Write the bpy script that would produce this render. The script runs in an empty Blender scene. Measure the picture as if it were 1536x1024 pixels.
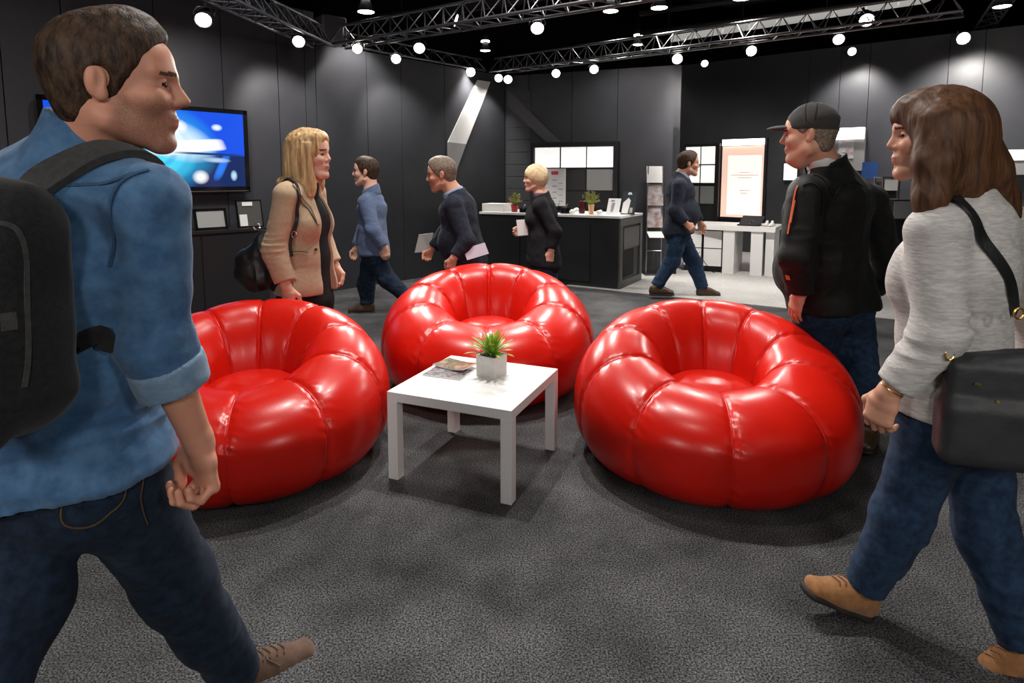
import bpy, bmesh, math, random
import numpy as np
from mathutils import Vector, Matrix
random.seed(7)
C = bpy.context.scene.collection
SC = bpy.context.scene
F_PX, CAM_Z, PITCH = 920.0, 1.42, math.radians(6)
CY = 265 + F_PX*math.tan(PITCH)
def at(px, py, Y):
    xc = (px-768)/F_PX; yc = -(py-CY)/F_PX
    d = (xc, math.cos(PITCH)+yc*math.sin(PITCH), -math.sin(PITCH)+yc*math.cos(PITCH))
    t = Y/d[1]
    return np.array([d[0]*t, Y, CAM_Z+d[2]*t])
def ground(px, py, z=0.0):
    xc = (px-768)/F_PX; yc = -(py-CY)/F_PX
    d = (xc, math.cos(PITCH)+yc*math.sin(PITCH), -math.sin(PITCH)+yc*math.cos(PITCH))
    t = (z-CAM_Z)/d[2]
    return np.array([d[0]*t, d[1]*t, z])
def V(*a): return np.array(a, dtype=float)
def unit(v):
    v = np.asarray(v, float); return v/np.linalg.norm(v)
def lerp(a, b, t): return np.asarray(a)*(1-t)+np.asarray(b)*t

# ------------------------------------------------------------ materials
def new_mat(name):
    m = bpy.data.materials.new(name); m.use_nodes = True
    nt = m.node_tree; b = nt.nodes['Principled BSDF']
    return m, nt, b
def N(nt, t, **kw):
    n = nt.nodes.new(t)
    for k, v in kw.items():
        if k in n.inputs: n.inputs[k].default_value = v
        else: setattr(n, k, v)
    return n
def mat(name, col, rough=.6, spec=.4, metal=0, col2=None, nscale=40, stretch=(1,1,1), bump=0, bscale=200, coat=0, emit=None, estr=0, trans=0, alpha=1, sheen=0, detail=3):
    m, nt, b = new_mat(name)
    b.inputs['Base Color'].default_value = (*col, 1); b.inputs['Roughness'].default_value = rough
    b.inputs['Specular IOR Level'].default_value = spec; b.inputs['Metallic'].default_value = metal
    b.inputs['Coat Weight'].default_value = coat; b.inputs['Coat Roughness'].default_value = .12
    b.inputs['Transmission Weight'].default_value = trans
    b.inputs['Sheen Weight'].default_value = sheen
    if emit: b.inputs['Emission Color'].default_value = (*emit, 1); b.inputs['Emission Strength'].default_value = estr
    tc = None
    if col2 or bump:
        tc = N(nt, 'ShaderNodeTexCoord'); mp = N(nt, 'ShaderNodeMapping'); mp.inputs['Scale'].default_value = stretch
        nt.links.new(tc.outputs['Object'], mp.inputs['Vector'])
    if col2:
        no = N(nt, 'ShaderNodeTexNoise', Scale=nscale, Detail=detail, Roughness=.65)
        nt.links.new(mp.outputs[0], no.inputs['Vector'])
        cr = N(nt, 'ShaderNodeValToRGB'); cr.color_ramp.elements[0].position = .35; cr.color_ramp.elements[1].position = .65
        cr.color_ramp.elements[0].color = (*col, 1); cr.color_ramp.elements[1].color = (*col2, 1)
        nt.links.new(no.outputs['Fac'], cr.inputs[0]); nt.links.new(cr.outputs[0], b.inputs['Base Color'])
    if bump:
        n2 = N(nt, 'ShaderNodeTexNoise', Scale=bscale, Detail=2); nt.links.new(mp.outputs[0], n2.inputs['Vector'])
        bp = N(nt, 'ShaderNodeBump', Strength=bump, Distance=.002)
        nt.links.new(n2.outputs['Fac'], bp.inputs['Height']); nt.links.new(bp.outputs[0], b.inputs['Normal'])
    return m

M = {}
def carpet(name, dark, light, pile, mottled):
    m, nt, b = new_mat(name)
    tc = N(nt, 'ShaderNodeTexCoord')
    n1 = N(nt, 'ShaderNodeTexNoise', Scale=pile, Detail=3, Roughness=.8); nt.links.new(tc.outputs['Object'], n1.inputs['Vector'])
    n2 = N(nt, 'ShaderNodeTexNoise', Scale=2.2, Detail=5, Roughness=.6); nt.links.new(tc.outputs['Object'], n2.inputs['Vector'])
    cr = N(nt, 'ShaderNodeValToRGB'); e = cr.color_ramp.elements
    e[0].position = .42; e[0].color = (*dark, 1); e[1].position = .63; e[1].color = (*light, 1)
    nt.links.new(n1.outputs['Fac'], cr.inputs[0])
    mr = N(nt, 'ShaderNodeMapRange'); mr.inputs['From Min'].default_value = .35; mr.inputs['From Max'].default_value = .65
    mr.inputs['To Min'].default_value = 1-mottled; mr.inputs['To Max'].default_value = 1+mottled*.5
    nt.links.new(n2.outputs['Fac'], mr.inputs['Value'])
    mx = N(nt, 'ShaderNodeVectorMath', operation='SCALE'); nt.links.new(cr.outputs[0], mx.inputs[0]); nt.links.new(mr.outputs[0], mx.inputs['Scale'])
    nt.links.new(mx.outputs[0], b.inputs['Base Color'])
    bp = N(nt, 'ShaderNodeBump', Strength=.7, Distance=.004); nt.links.new(n1.outputs['Fac'], bp.inputs['Height']); nt.links.new(bp.outputs[0], b.inputs['Normal'])
    b.inputs['Roughness'].default_value = .95; b.inputs['Specular IOR Level'].default_value = .1
    return m
M['carpet'] = carpet('charcoal_carpet', (.011,.011,.012), (.19,.19,.195), 160, .45)
M['pale_carpet'] = carpet('pale_carpet', (.34,.33,.32), (.58,.57,.55), 110, .08)
M['wall'] = mat('dark_wall_panel', (.034,.035,.041), .42, .5, col2=(.040,.041,.048), nscale=3, bump=.15, bscale=90)
M['wall_gap'] = mat('panel_gap', (.004,.004,.004), .8)
M['wall_bright'] = mat('pale_trim', (.12,.12,.125), .5)
M['hall'] = mat('hall_black', (.006,.007,.009), .8)
M['red'] = mat('red_leather', (.62,.012,.005), .29, .32, col2=(.56,.009,.004), nscale=5, bump=.10, bscale=160, coat=.03)
M['seam'] = mat('red_seam', (.62,.008,.004), .3, .5, bump=.5, bscale=260, coat=.2)
M['white'] = mat('white_laminate', (.76,.75,.74), .38, .4)
M['white_matte'] = mat('white_matte', (.72,.72,.71), .6)
M['concrete'] = mat('pale_planter', (.68,.69,.66), .7, .3, col2=(.76,.76,.73), nscale=25, bump=.3, bscale=90)
M['soil'] = mat('soil', (.02,.014,.01), .95, bump=1, bscale=150)
M['leaf'] = mat('leaf_green', (.10,.30,.03), .4, .4, col2=(.32,.50,.05), nscale=25)
M['leaf_y'] = mat('leaf_tip', (.55,.42,.05), .45, .4)
M['black'] = mat('black_paint', (.010,.010,.012), .45, .4)
M['black_gloss'] = mat('black_gloss', (.008,.008,.009), .12, .5)
M['counter'] = mat('counter_black', (.016,.016,.018), .4, .5)
M['counter_side'] = mat('counter_grey_side', (.075,.074,.072), .45, .5)
M['metal'] = mat('brushed_metal', (.35,.35,.36), .35, .5, metal=.9)
M['truss'] = mat('truss_metal', (.20,.20,.21), .35, .5, metal=.85)
M['lamp'] = mat('lamp_glass', (1,1,1), .3, emit=(1,.95,.88), estr=14)
M['lampbody'] = mat('lamp_body', (.02,.02,.022), .4)
M['lit_white'] = mat('lit_panel', (.9,.9,.9), .4, emit=(1,.98,.95), estr=.75)
M['lit_strip'] = mat('lit_strip', (.9,.9,.9), .4, emit=(1,.98,.95), estr=3)
M['lit_peach'] = mat('lit_peach', (.85,.6,.5), .35, emit=(1,.66,.52), estr=.65)
M['lit_pale'] = mat('lit_pale', (.95,.85,.78), .35, emit=(1,.88,.8), estr=.85)
M['grey_panel'] = mat('grey_panel', (.28,.28,.28), .3)
M['dark_panel'] = mat('dark_panel', (.03,.03,.032), .2)
M['paper'] = mat('paper_white', (.85,.85,.84), .6)
M['ink'] = mat('print_grey', (.25,.27,.33), .6)
M['ink_red'] = mat('print_red', (.75,.06,.12), .6)
M['ink_blue'] = mat('print_blue', (.02,.07,.25), .5)
M['terracotta'] = mat('peach_pot', (.75,.42,.22), .6)
M['photo'] = mat('photo_print', (.30,.18,.15), .3, col2=(.55,.55,.58), nscale=9)
M['mag'] = mat('magazine_cover', (.03,.035,.04), .22, col2=(.45,.30,.18), nscale=14)
M['mag2'] = mat('magazine_cover_grey', (.30,.31,.33), .2, col2=(.06,.05,.06), nscale=9)
g_, nt_, b_ = new_mat('clear_acrylic'); b_.inputs['Transmission Weight'].default_value = .9; b_.inputs['Roughness'].default_value = .05
b_.inputs['IOR'].default_value = 1.3; b_.inputs['Base Color'].default_value = (.85,.9,.9,1); M['acrylic'] = g_
# people
M['skin'] = mat('skin_warm', (.56,.27,.18), .5, .35, col2=(.62,.31,.21), nscale=14, bump=.1, bscale=300)
M['skin_red'] = mat('skin_ruddy', (.55,.24,.16), .5, .35, col2=(.60,.29,.20), nscale=14, bump=.1, bscale=300)
M['skin_fair'] = mat('skin_fair', (.66,.36,.26), .5, .35, col2=(.70,.41,.30), nscale=14)
def stubbled(name, base, dark):
    m = mat(name, base, .5, .35, col2=tuple(c*1.08 for c in base), nscale=14, bump=.1, bscale=300); nt = m.node_tree; b = nt.nodes['Principled BSDF']
    at_ = N(nt, 'ShaderNodeAttribute', attribute_name='beard'); n = N(nt, 'ShaderNodeTexNoise', Scale=420); tc = N(nt, 'ShaderNodeTexCoord'); nt.links.new(tc.outputs['Object'], n.inputs['Vector'])
    mu = N(nt, 'ShaderNodeMath', operation='MULTIPLY'); nt.links.new(at_.outputs['Fac'], mu.inputs[0]); nt.links.new(n.outputs['Fac'], mu.inputs[1])
    mx = N(nt, 'ShaderNodeMix', data_type='RGBA'); src = b.inputs['Base Color'].links[0].from_socket; nt.links.new(mu.outputs[0], mx.inputs[0]); nt.links.new(src, mx.inputs[6]); mx.inputs[7].default_value = (*dark, 1); nt.links.new(mx.outputs[2], b.inputs['Base Color']); return m
M['skin_beard'] = stubbled('skin_ruddy_beard', (.55,.25,.165), (.12,.055,.035))
M['brow'] = mat('brow', (.12,.06,.04), .8, .1)
M['lips'] = mat('lips', (.46,.17,.13), .55, .2)
M['stubble'] = mat('stubble_skin', (.40,.19,.125), .6, col2=(.33,.15,.10), nscale=90)
M['eye'] = mat('eye_white', (.75,.72,.7), .2)
M['iris'] = mat('iris', (.03,.02,.015), .15)
def hair_mat(n, a, b): return mat(n, a, .55, .25, col2=b, nscale=6, stretch=(8,8,.6), bump=.5, bscale=22, detail=3)
M['hair_brown'] = hair_mat('hair_brown', (.035,.018,.010), (.11,.060,.034))
M['hair_short'] = mat('hair_short', (.016,.009,.006), .6, .2, col2=(.075,.042,.025), nscale=70, stretch=(1,1,.35), bump=.8, bscale=240)
M['hair_long'] = hair_mat('hair_chestnut', (.042,.018,.009), (.118,.052,.024))
M['hair_blonde'] = hair_mat('hair_blonde', (.30,.165,.07), (.76,.51,.26))
M['hair_grey'] = mat('hair_grey', (.10,.07,.05), .6, .2, col2=(.26,.20,.155), nscale=90, bump=.8, bscale=260)
M['hair_pale'] = mat('hair_pale_blonde', (.62,.45,.24), .5, col2=(.78,.63,.42), nscale=40, bump=.6, bscale=120)
def cloth(n, a, b, sc=90, bump=.5, bs=500, stretch=(1,1,1), rough=.85, sheen=.15): return mat(n, a, rough, .2, col2=b, nscale=sc, bump=bump, bscale=bs, stretch=stretch, sheen=sheen)
M['chambray'] = cloth('chambray_blue', (.035,.095,.20), (.075,.165,.30), 18)
M['chambray_dark'] = cloth('chambray_seam', (.022,.06,.13), (.03,.08,.16), 60)
M['chambray_in'] = cloth('chambray_inside', (.15,.24,.36), (.20,.30,.42), 60)
M['denim'] = cloth('dark_denim', (.006,.012,.026), (.014,.028,.054), 35, sheen=.02)
M['denim_blue'] = cloth('blue_denim', (.009,.022,.050), (.021,.048,.098), 35, sheen=.03)
M['stitch'] = mat('tan_stitch', (.09,.05,.02), .8)
M['blazer'] = cloth('tan_blazer', (.46,.33,.215), (.52,.38,.255), 40)
M['black_cloth'] = cloth('black_cloth', (.008,.008,.010), (.014,.014,.016), 60, sheen=0)
M['jacket'] = cloth('black_jacket', (.006,.006,.006), (.011,.011,.011), 30, rough=.5, sheen=.05)
M['navy'] = cloth('navy_blazer', (.012,.015,.026), (.020,.025,.040), 40, sheen=.03)
M['shirt_plaid'] = cloth('blue_grey_shirt', (.075,.11,.20), (.12,.155,.26), 30, stretch=(1,1,3))
M['shirt_blue'] = cloth('pale_blue_shirt', (.22,.31,.46), (.26,.36,.50), 60)
M['sweater'] = cloth('grey_sweater', (.40,.385,.37), (.58,.56,.54), 55, stretch=(.5,.5,3), bs=220)
M['orange'] = mat('orange_trim', (.75,.16,.06), .6)
M['cap'] = cloth('charcoal_cap', (.030,.028,.027), (.040,.037,.035), 80)
M['bag'] = mat('black_leather_bag', (.012,.012,.013), .38, .5, bump=.35, bscale=120)
M['tote'] = mat('charcoal_tote', (.030,.031,.034), .5, .4, bump=.3, bscale=90)
M['pack'] = cloth('black_backpack', (.008,.008,.009), (.015,.015,.016), 90, bs=300)
M['pack_strap'] = cloth('grey_strap', (.035,.035,.035), (.05,.05,.05), 90)
M['suede'] = cloth('brown_suede', (.24,.105,.040), (.33,.155,.06), 30)
M['suede_dark'] = cloth('dark_suede', (.10,.058,.040), (.14,.085,.058), 30)
M['sole'] = mat('dark_sole', (.02,.016,.013), .7)
M['sole_pale'] = mat('pale_sole', (.55,.50,.44), .7)
M['leather_shoe'] = mat('brown_leather_shoe', (.055,.030,.016), .4, .5)
M['gold'] = mat('gold_metal', (.75,.45,.14), .3, metal=1)

# ------------------------------------------------------------ object helpers
def link_mesh(name, verts, faces, mats, parent=None, smooth=False, fm=None, auto=None):
    me = bpy.data.meshes.new(name)
    off = np.array(parent_world(parent)) if parent is not None else np.zeros(3)
    verts = np.asarray(verts, float)-off
    me.from_pydata(verts.tolist(), [], faces if isinstance(faces, list) else faces.tolist())
    if not isinstance(mats, (list, tuple)): mats = [mats]
    for m in mats: me.materials.append(m)
    if fm is not None: me.polygons.foreach_set('material_index', np.asarray(fm, dtype=np.int32))
    if smooth:
        me.polygons.foreach_set('use_smooth', [True]*len(me.polygons))
        if auto: me.set_sharp_from_angle(angle=math.radians(auto))
    me.update()
    o = bpy.data.objects.new(name, me); C.objects.link(o)
    if parent is not None: o.parent = parent
    return o
def parent_world(o):
    p = Vector((0,0,0))
    while o is not None: p = p+o.location; o = o.parent
    return p
def tag(o, label=None, cat=None, group=None, kind=None):
    if label: o['label'] = label
    if cat: o['category'] = cat
    if group: o['group'] = group
    if kind: o['kind'] = kind
    return o
def thing(name, loc, label, cat, group=None):
    o = bpy.data.objects.new(name, None); C.objects.link(o); o.location = [float(v) for v in loc]; o.empty_display_size = .1
    return tag(o, label, cat, group)
class MB:
    def __init__(s): s.v = []; s.f = []; s.m = []
    def add(s, vs, fs, mi=0):
        n = len(s.v); s.v += [tuple(map(float, v)) for v in vs]; s.f += [tuple(n+i for i in f) for f in fs]; s.m += [mi]*len(fs); return s
    def hexa(s, b4, t4, mi=0):
        return s.add(list(b4)+list(t4), [(3,2,1,0),(4,5,6,7),(0,1,5,4),(1,2,6,5),(2,3,7,6),(3,0,4,7)], mi)
    def box(s, c, size, rz=0, mi=0, bevel=0):
        hx, hy, hz = [q/2 for q in size]; ca, sa = math.cos(rz), math.sin(rz)
        R = lambda x, y, z: (c[0]+x*ca-y*sa, c[1]+x*sa+y*ca, c[2]+z)
        if not bevel:
            q = [(-hx,-hy),(hx,-hy),(hx,hy),(-hx,hy)]
            return s.hexa([R(x,y,-hz) for x,y in q], [R(x,y,hz) for x,y in q], mi)
        b = bevel; o = [(-hx+b,-hy),(hx-b,-hy),(hx,-hy+b),(hx,hy-b),(hx-b,hy),(-hx+b,hy),(-hx,hy-b),(-hx,-hy+b)]
        i = [(-hx+b,-hy+b),(hx-b,-hy+b),(hx-b,-hy+b),(hx-b,hy-b),(hx-b,hy-b),(-hx+b,hy-b),(-hx+b,hy-b),(-hx+b,-hy+b)]
        vs = [R(x,y,-hz) for x,y in i]+[R(x,y,-hz+b) for x,y in o]+[R(x,y,hz-b) for x,y in o]+[R(x,y,hz) for x,y in i]
        fs = [tuple(range(7,-1,-1)), tuple(range(24,32))]
        for k in range(3):
            for j in range(8): j2 = (j+1)%8; fs.append((k*8+j, k*8+j2, k*8+8+j2, k*8+8+j))
        return s.add(vs, fs, mi)
    def slab(s, p4, d, mi=0):
        p4 = [np.asarray(p, float) for p in p4]; d = np.asarray(d, float)
        n = np.cross(p4[1]-p4[0], p4[2]-p4[0])
        if np.dot(n, d) < 0: p4 = p4[::-1]
        k = len(p4); vs = p4+[p+d for p in p4]
        return s.add(vs, [tuple(range(k-1,-1,-1)), tuple(range(k,2*k))]+[(i,(i+1)%k,(i+1)%k+k,i+k) for i in range(k)], mi)
    def tube(s, pts, r, n=8, mi=0, closed=False):
        pts = [np.asarray(p, float) for p in pts]; k = len(pts); rs = r if hasattr(r, '__len__') else [r]*k
        vs = []; up = None
        for i, p in enumerate(pts):
            if closed: t = pts[(i+1)%k]-pts[i-1]
            else: t = pts[min(i+1,k-1)]-pts[max(i-1,0)]
            t = unit(t)
            if up is None: up = np.cross(t, (0,0,1)) if abs(t[2]) < .9 else np.cross(t, (1,0,0))
            up = unit(up-t*np.dot(up, t)); w = np.cross(t, up)
            for j in range(n):
                a = 2*math.pi*j/n; vs.append(p+rs[i]*(math.cos(a)*up+math.sin(a)*w))
        fs = []
        for i in range(k if closed else k-1):
            for j in range(n):
                a, b = i*n+j, i*n+(j+1)%n; c, d = ((i+1)%k)*n+(j+1)%n, ((i+1)%k)*n+j
                fs.append((a,b,c,d))
        if not closed: fs += [tuple(range(n-1,-1,-1)), tuple((k-1)*n+j for j in range(n))]
        return s.add(vs, fs, mi)
    def lathe(s, prof, c=(0,0,0), n=24, mi=0):
        vs = [(c[0]+r*math.cos(2*math.pi*j/n), c[1]+r*math.sin(2*math.pi*j/n), c[2]+z) for r, z in prof for j in range(n)]
        fs = [(i*n+j, i*n+(j+1)%n, (i+1)*n+(j+1)%n, (i+1)*n+j) for i in range(len(prof)-1) for j in range(n)]
        return s.add(vs, fs, mi)
    def ribbon(s, pts, nrm, w, th, mi=0):
        pts = [np.asarray(p, float) for p in pts]; k = len(pts); vs = []
        ws = w if hasattr(w, '__len__') else [w]*k
        for i, p in enumerate(pts):
            t = unit(pts[min(i+1,k-1)]-pts[max(i-1,0)]); n = unit(nrm[i]); b = unit(np.cross(t, n)); n = np.cross(b, t)
            h = ws[i]/2
            vs += [p-b*h, p-b*h*.9+n*th, p+b*h*.9+n*th, p+b*h]
        fs = [(i*4+j, i*4+(j+1)%4, i*4+4+(j+1)%4, i*4+4+j) for i in range(k-1) for j in range(4)]
        fs += [(3,2,1,0), tuple((k-1)*4+j for j in range(4))]
        return s.add(vs, fs, mi)
    def build(s, name, mats, parent=None, smooth=False, auto=40):
        return link_mesh(name, s.v, s.f, mats, parent, smooth, s.m, auto)
def copy_tree(o, parent=None):
    c = o.copy(); C.objects.link(c)
    if parent is not None: c.parent = parent
    for ch in list(o.children): copy_tree(ch, c)
    return c

# ------------------------------------------------------------ value noise
_rs = np.random.RandomState(3); _T = _rs.rand(32,32,32).astype(np.float32)
def vnoise(p):
    p = np.asarray(p); i = np.floor(p).astype(int); f = p-i; f = f*f*(3-2*f); r = 0
    for dx in (0,1):
        for dy in (0,1):
            for dz in (0,1):
                w = (f[:,0] if dx else 1-f[:,0])*(f[:,1] if dy else 1-f[:,1])*(f[:,2] if dz else 1-f[:,2])
                r = r+w*_T[(i[:,0]+dx)&31, (i[:,1]+dy)&31, (i[:,2]+dz)&31]
    return r*2-1
def ridge(p): return 1-2*np.abs(vnoise(p))

# ------------------------------------------------------------ distance field modelling
class Sh:
    """a list of rounded solids blended into one closed surface"""
    def __init__(s): s.p = []
    def _add(s, fn, lo, hi, k, op): s.p.append((fn, np.asarray(lo, float)-k-.004, np.asarray(hi, float)+k+.004, k, op)); return s
    def ecap(s, a, b, ra, rb, side=None, k=.02, op='u', flata=False, flatb=False):
        a = np.asarray(a, float); b = np.asarray(b, float)
        if not hasattr(ra, '__len__'): ra = (ra, ra)
        if not hasattr(rb, '__len__'): rb = (rb, rb)
        ab = b-a; L = np.linalg.norm(ab)+1e-9; ax = ab/L
        if side is None: side = (1,0,0) if abs(ax[0]) < .9 else (0,1,0)
        side = unit(np.asarray(side)-ax*np.dot(side, ax)); fw = np.cross(ax, side)
        def fn(x, y, z):
            dx, dy, dz = x-a[0], y-a[1], z-a[2]
            t = dx*ax[0]+dy*ax[1]+dz*ax[2]; h = np.clip(t/L, 0, 1)
            u = dx*side[0]+dy*side[1]+dz*side[2]; v = dx*fw[0]+dy*fw[1]+dz*fw[2]; w = t-h*L
            wr = ra[0]+(rb[0]-ra[0])*h; dr = ra[1]+(rb[1]-ra[1])*h; mr = np.minimum(wr, dr)
            d = (np.sqrt((u/wr)**2+(v/dr)**2+(w/mr)**2)-1)*mr
            if flata: d = np.maximum(d, -t)
            if flatb: d = np.maximum(d, t-L)
            return d
        m = max(*ra, *rb)
        return s._add(fn, np.minimum(a, b)-m, np.maximum(a, b)+m, k, op)
    def cap(s, a, b, ra, rb=None, k=.02, op='u', **kw): return s.ecap(a, b, ra, ra if rb is None else rb, None, k, op, **kw)
    def chain(s, pts, rs, k=.01, side=None):
        for i in range(len(pts)-1): s.ecap(pts[i], pts[i+1], rs[i], rs[i+1], side, k)
        return s
    def ell(s, c, r, axes=None, k=.02, op='u'):
        c = np.asarray(c, float)
        if not hasattr(r, '__len__'): r = (r,)*3
        A = np.eye(3) if axes is None else np.array(axes, float)
        def fn(x, y, z):
            dx, dy, dz = x-c[0], y-c[1], z-c[2]
            q = 0
            for i in range(3): q = q+((dx*A[i][0]+dy*A[i][1]+dz*A[i][2])/r[i])**2
            return (np.sqrt(q)-1)*min(r)
        return s._add(fn, c-max(r), c+max(r), k, op)
    def box(s, c, h, axes=None, rd=.01, k=.02, op='u'):
        c = np.asarray(c, float); A = np.eye(3) if axes is None else np.array(axes, float)
        def fn(x, y, z):
            dx, dy, dz = x-c[0], y-c[1], z-c[2]; q = []
            for i in range(3): q.append(np.abs(dx*A[i][0]+dy*A[i][1]+dz*A[i][2])-h[i]+rd)
            o = np.sqrt(sum(np.maximum(t, 0)**2 for t in q))
            return o+np.minimum(np.maximum(np.maximum(q[0], q[1]), q[2]), 0)-rd
        m = np.linalg.norm(h)
        return s._add(fn, c-m, c+m, k, op)
    def half(s, pt, n, k=.001, region=None):
        """cut away everything on the n side of the plane through pt"""
        n = unit(n); pt = np.asarray(pt, float)
        def fn(x, y, z): return -((x-pt[0])*n[0]+(y-pt[1])*n[1]+(z-pt[2])*n[2])
        lo, hi = ((-99,)*3, (99,)*3) if region is None else region
        s.p.append((fn, np.asarray(lo, float), np.asarray(hi, float), k, 's')); return s
    def bounds(s):
        q = [p for p in s.p if p[4] == 'u']
        return np.min([p[1] for p in q], 0), np.max([p[2] for p in q], 0)
    @staticmethod
    def comb(D, d, k, op):
        if op == 's': d = -d; h = np.maximum(k-np.abs(D-d), 0)/k; return np.maximum(D, d)+h*h*k*.25
        h = np.maximum(k-np.abs(D-d), 0)/k; return np.minimum(D, d)-h*h*k*.25
    def ev(s, pts):
        pts = np.asarray(pts, float); x, y, z = pts[:,0], pts[:,1], pts[:,2]; D = np.full(len(pts), 1.0)
        for fn, lo, hi, k, op in s.p: D = s.comb(D, fn(x, y, z), k, op)
        return D
    def grad(s, pts, e=.002):
        pts = np.asarray(pts, float); g = np.stack([s.ev(pts+np.eye(3)[i]*e)-s.ev(pts-np.eye(3)[i]*e) for i in range(3)], 1)
        return g/(np.linalg.norm(g, axis=1, keepdims=True)+1e-9)
    def project(s, pts, off=.004, it=12):
        pts = np.array(pts, float)
        for _ in range(it):
            d = s.ev(pts); pts -= (np.clip(d-off, -.02, .02))[:,None]*s.grad(pts)*.8
        return pts, s.grad(pts)
    def mesh(s, step=.006, fine=None, fstep=.003):
        lo, hi = s.bounds(); ax = []
        for i in range(3):
            c = [lo[i]-step*2]
            while c[-1] < hi[i]+step*2:
                st = step
                if fine:
                    for f in fine:
                        if f[0][i] < c[-1] < f[1][i]: st = fstep
                c.append(c[-1]+st)
            ax.append(np.array(c))
        X, Y, Z = ax; D = np.full((len(X), len(Y), len(Z)), 1.0, dtype=np.float32)
        for fn, l, h, k, op in s.p:
            i0, i1 = np.searchsorted(X, l[0]), np.searchsorted(X, h[0]); j0, j1 = np.searchsorted(Y, l[1]), np.searchsorted(Y, h[1]); k0, k1 = np.searchsorted(Z, l[2]), np.searchsorted(Z, h[2])
            if i1 <= i0 or j1 <= j0 or k1 <= k0: continue
            sub = D[i0:i1, j0:j1, k0:k1]
            D[i0:i1, j0:j1, k0:k1] = s.comb(sub, fn(X[i0:i1,None,None].astype(np.float32), Y[None,j0:j1,None].astype(np.float32), Z[None,None,k0:k1].astype(np.float32)), k, op)
        return nets(X, Y, Z, D)
def nets(X, Y, Z, D):
    S = D < 0; nx, ny, nz = S.shape
    cnt = np.zeros((nx-1, ny-1, nz-1), np.int8)
    for a in (0,1):
        for b in (0,1):
            for c in (0,1): cnt += S[a:nx-1+a, b:ny-1+b, c:nz-1+c]
    I, J, K = np.nonzero((cnt > 0) & (cnt < 8))
    idx = np.full((nx-1, ny-1, nz-1), -1, np.int32); idx[I,J,K] = np.arange(len(I))
    acc = np.zeros((len(I), 3)); num = np.zeros(len(I)); G = (X, Y, Z); B = (I, J, K)
    for axn in range(3):
        o = [q for q in range(3) if q != axn]
        for a in (0,1):
            for b in (0,1):
                c0 = [I.copy(), J.copy(), K.copy()]; c0[o[0]] = c0[o[0]]+a; c0[o[1]] = c0[o[1]]+b
                c1 = [c0[0].copy(), c0[1].copy(), c0[2].copy()]; c1[axn] = c1[axn]+1
                d0 = D[c0[0],c0[1],c0[2]]; d1 = D[c1[0],c1[1],c1[2]]; m = (d0 < 0) != (d1 < 0)
                t = np.where(m, d0/(d0-d1+1e-12*(d0==d1)), 0)
                for q in range(3):
                    p0 = G[q][c0[q]]; p1 = G[q][c1[q]]; acc[:,q] += np.where(m, p0+(p1-p0)*t, 0)
                num += m
    P = acc/num[:,None]; quads = []
    for axn in range(3):
        sl0 = [slice(1,-1)]*3; sl1 = [slice(1,-1)]*3; sl0[axn] = slice(0,-1); sl1[axn] = slice(1,None)
        A = S[tuple(sl0)]; Bq = S[tuple(sl1)]; e = np.nonzero(A != Bq); ins = A[e]
        c = [e[0]+1, e[1]+1, e[2]+1]; c[axn] = c[axn]-1
        o1, o2 = (axn+1)%3, (axn+2)%3
        def cell(d1, d2):
            q = [c[0].copy(), c[1].copy(), c[2].copy()]; q[o1] = q[o1]-d1; q[o2] = q[o2]-d2; return idx[q[0],q[1],q[2]]
        q = np.stack([cell(1,1), cell(0,1), cell(0,0), cell(1,0)], 1)
        q[~ins] = q[~ins][:, ::-1]; quads.append(q)
    Q = np.concatenate(quads); Q = Q[(Q >= 0).all(1)]
    return P, Q
def vnormals(P, Q):
    n = np.cross(P[Q[:,2]]-P[Q[:,0]], P[Q[:,3]]-P[Q[:,1]]); N_ = np.zeros_like(P)
    for i in range(4): np.add.at(N_, Q[:,i], n)
    return N_/(np.linalg.norm(N_, axis=1, keepdims=True)+1e-12)
def solid(name, sh, mats, parent, step=.006, fine=None, fstep=.003, disp=None, zone=None):
    P, Q = sh.mesh(step, fine, fstep)
    if disp is not None: P = P+vnormals(P, Q)*disp(P)[:,None]
    fm = None
    if zone is not None: fm = zone(P[Q].mean(1))
    return link_mesh(name, P, Q, mats, parent, True, fm)
# ============================================================ the hall and the booth walls
def struct(name, mb, m, parent=None, smooth=False):
    o = mb.build(name, m, parent, smooth)
    if parent is None: o['kind'] = 'structure'
    return o
LA = V(-2.33, 7.44, 0); LD = unit(V(.92, 1, 0)); LN = V(LD[1], -LD[0], 0)          # left wall line and the way it faces
COR = V(-.11, 9.85, 0); BJ = V(2.39, 8.86, 0); BD = unit(BJ-COR); BN = V(BD[1], -BD[0], 0)
RA = V(3.34, 12.38, 0); RB = V(7.54, 9.03, 0); RD = unit(RB-RA); RN = V(RD[1], -RD[0], 0)
def on_plane(px, py, A, Dv, off=0.0):
    """point where the sight line meets a vertical wall plane (moved off along its facing side)"""
    n = V(Dv[1], -Dv[0], 0); p1 = at(px, py, 1.0)-V(0,0,CAM_Z); A2 = A+n*off
    t = np.dot(A2-V(0,0,CAM_Z), n)/np.dot(p1, n); return V(0,0,CAM_Z)+p1*t
# floor
fl = MB(); fl.add([(-14,-4,0),(14,-4,0),(14,20,0),(-14,20,0)], [(0,1,2,3)]); struct('floor', fl, M['carpet'])
g0 = ground(880, 432); g1 = ground(1330, 478); gd = unit(g1-g0); gn = V(-gd[1], gd[0], 0)
if gn[1] < 0: gn = -gn
pf = MB(); a0 = g0-gd*.3; a1 = g1+gd*5.2
pf.slab([a0, a1, a1+gn*9, a0+gn*9], V(0,0,.006)); struct('trim_1', pf, M['pale_carpet'])
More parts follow.
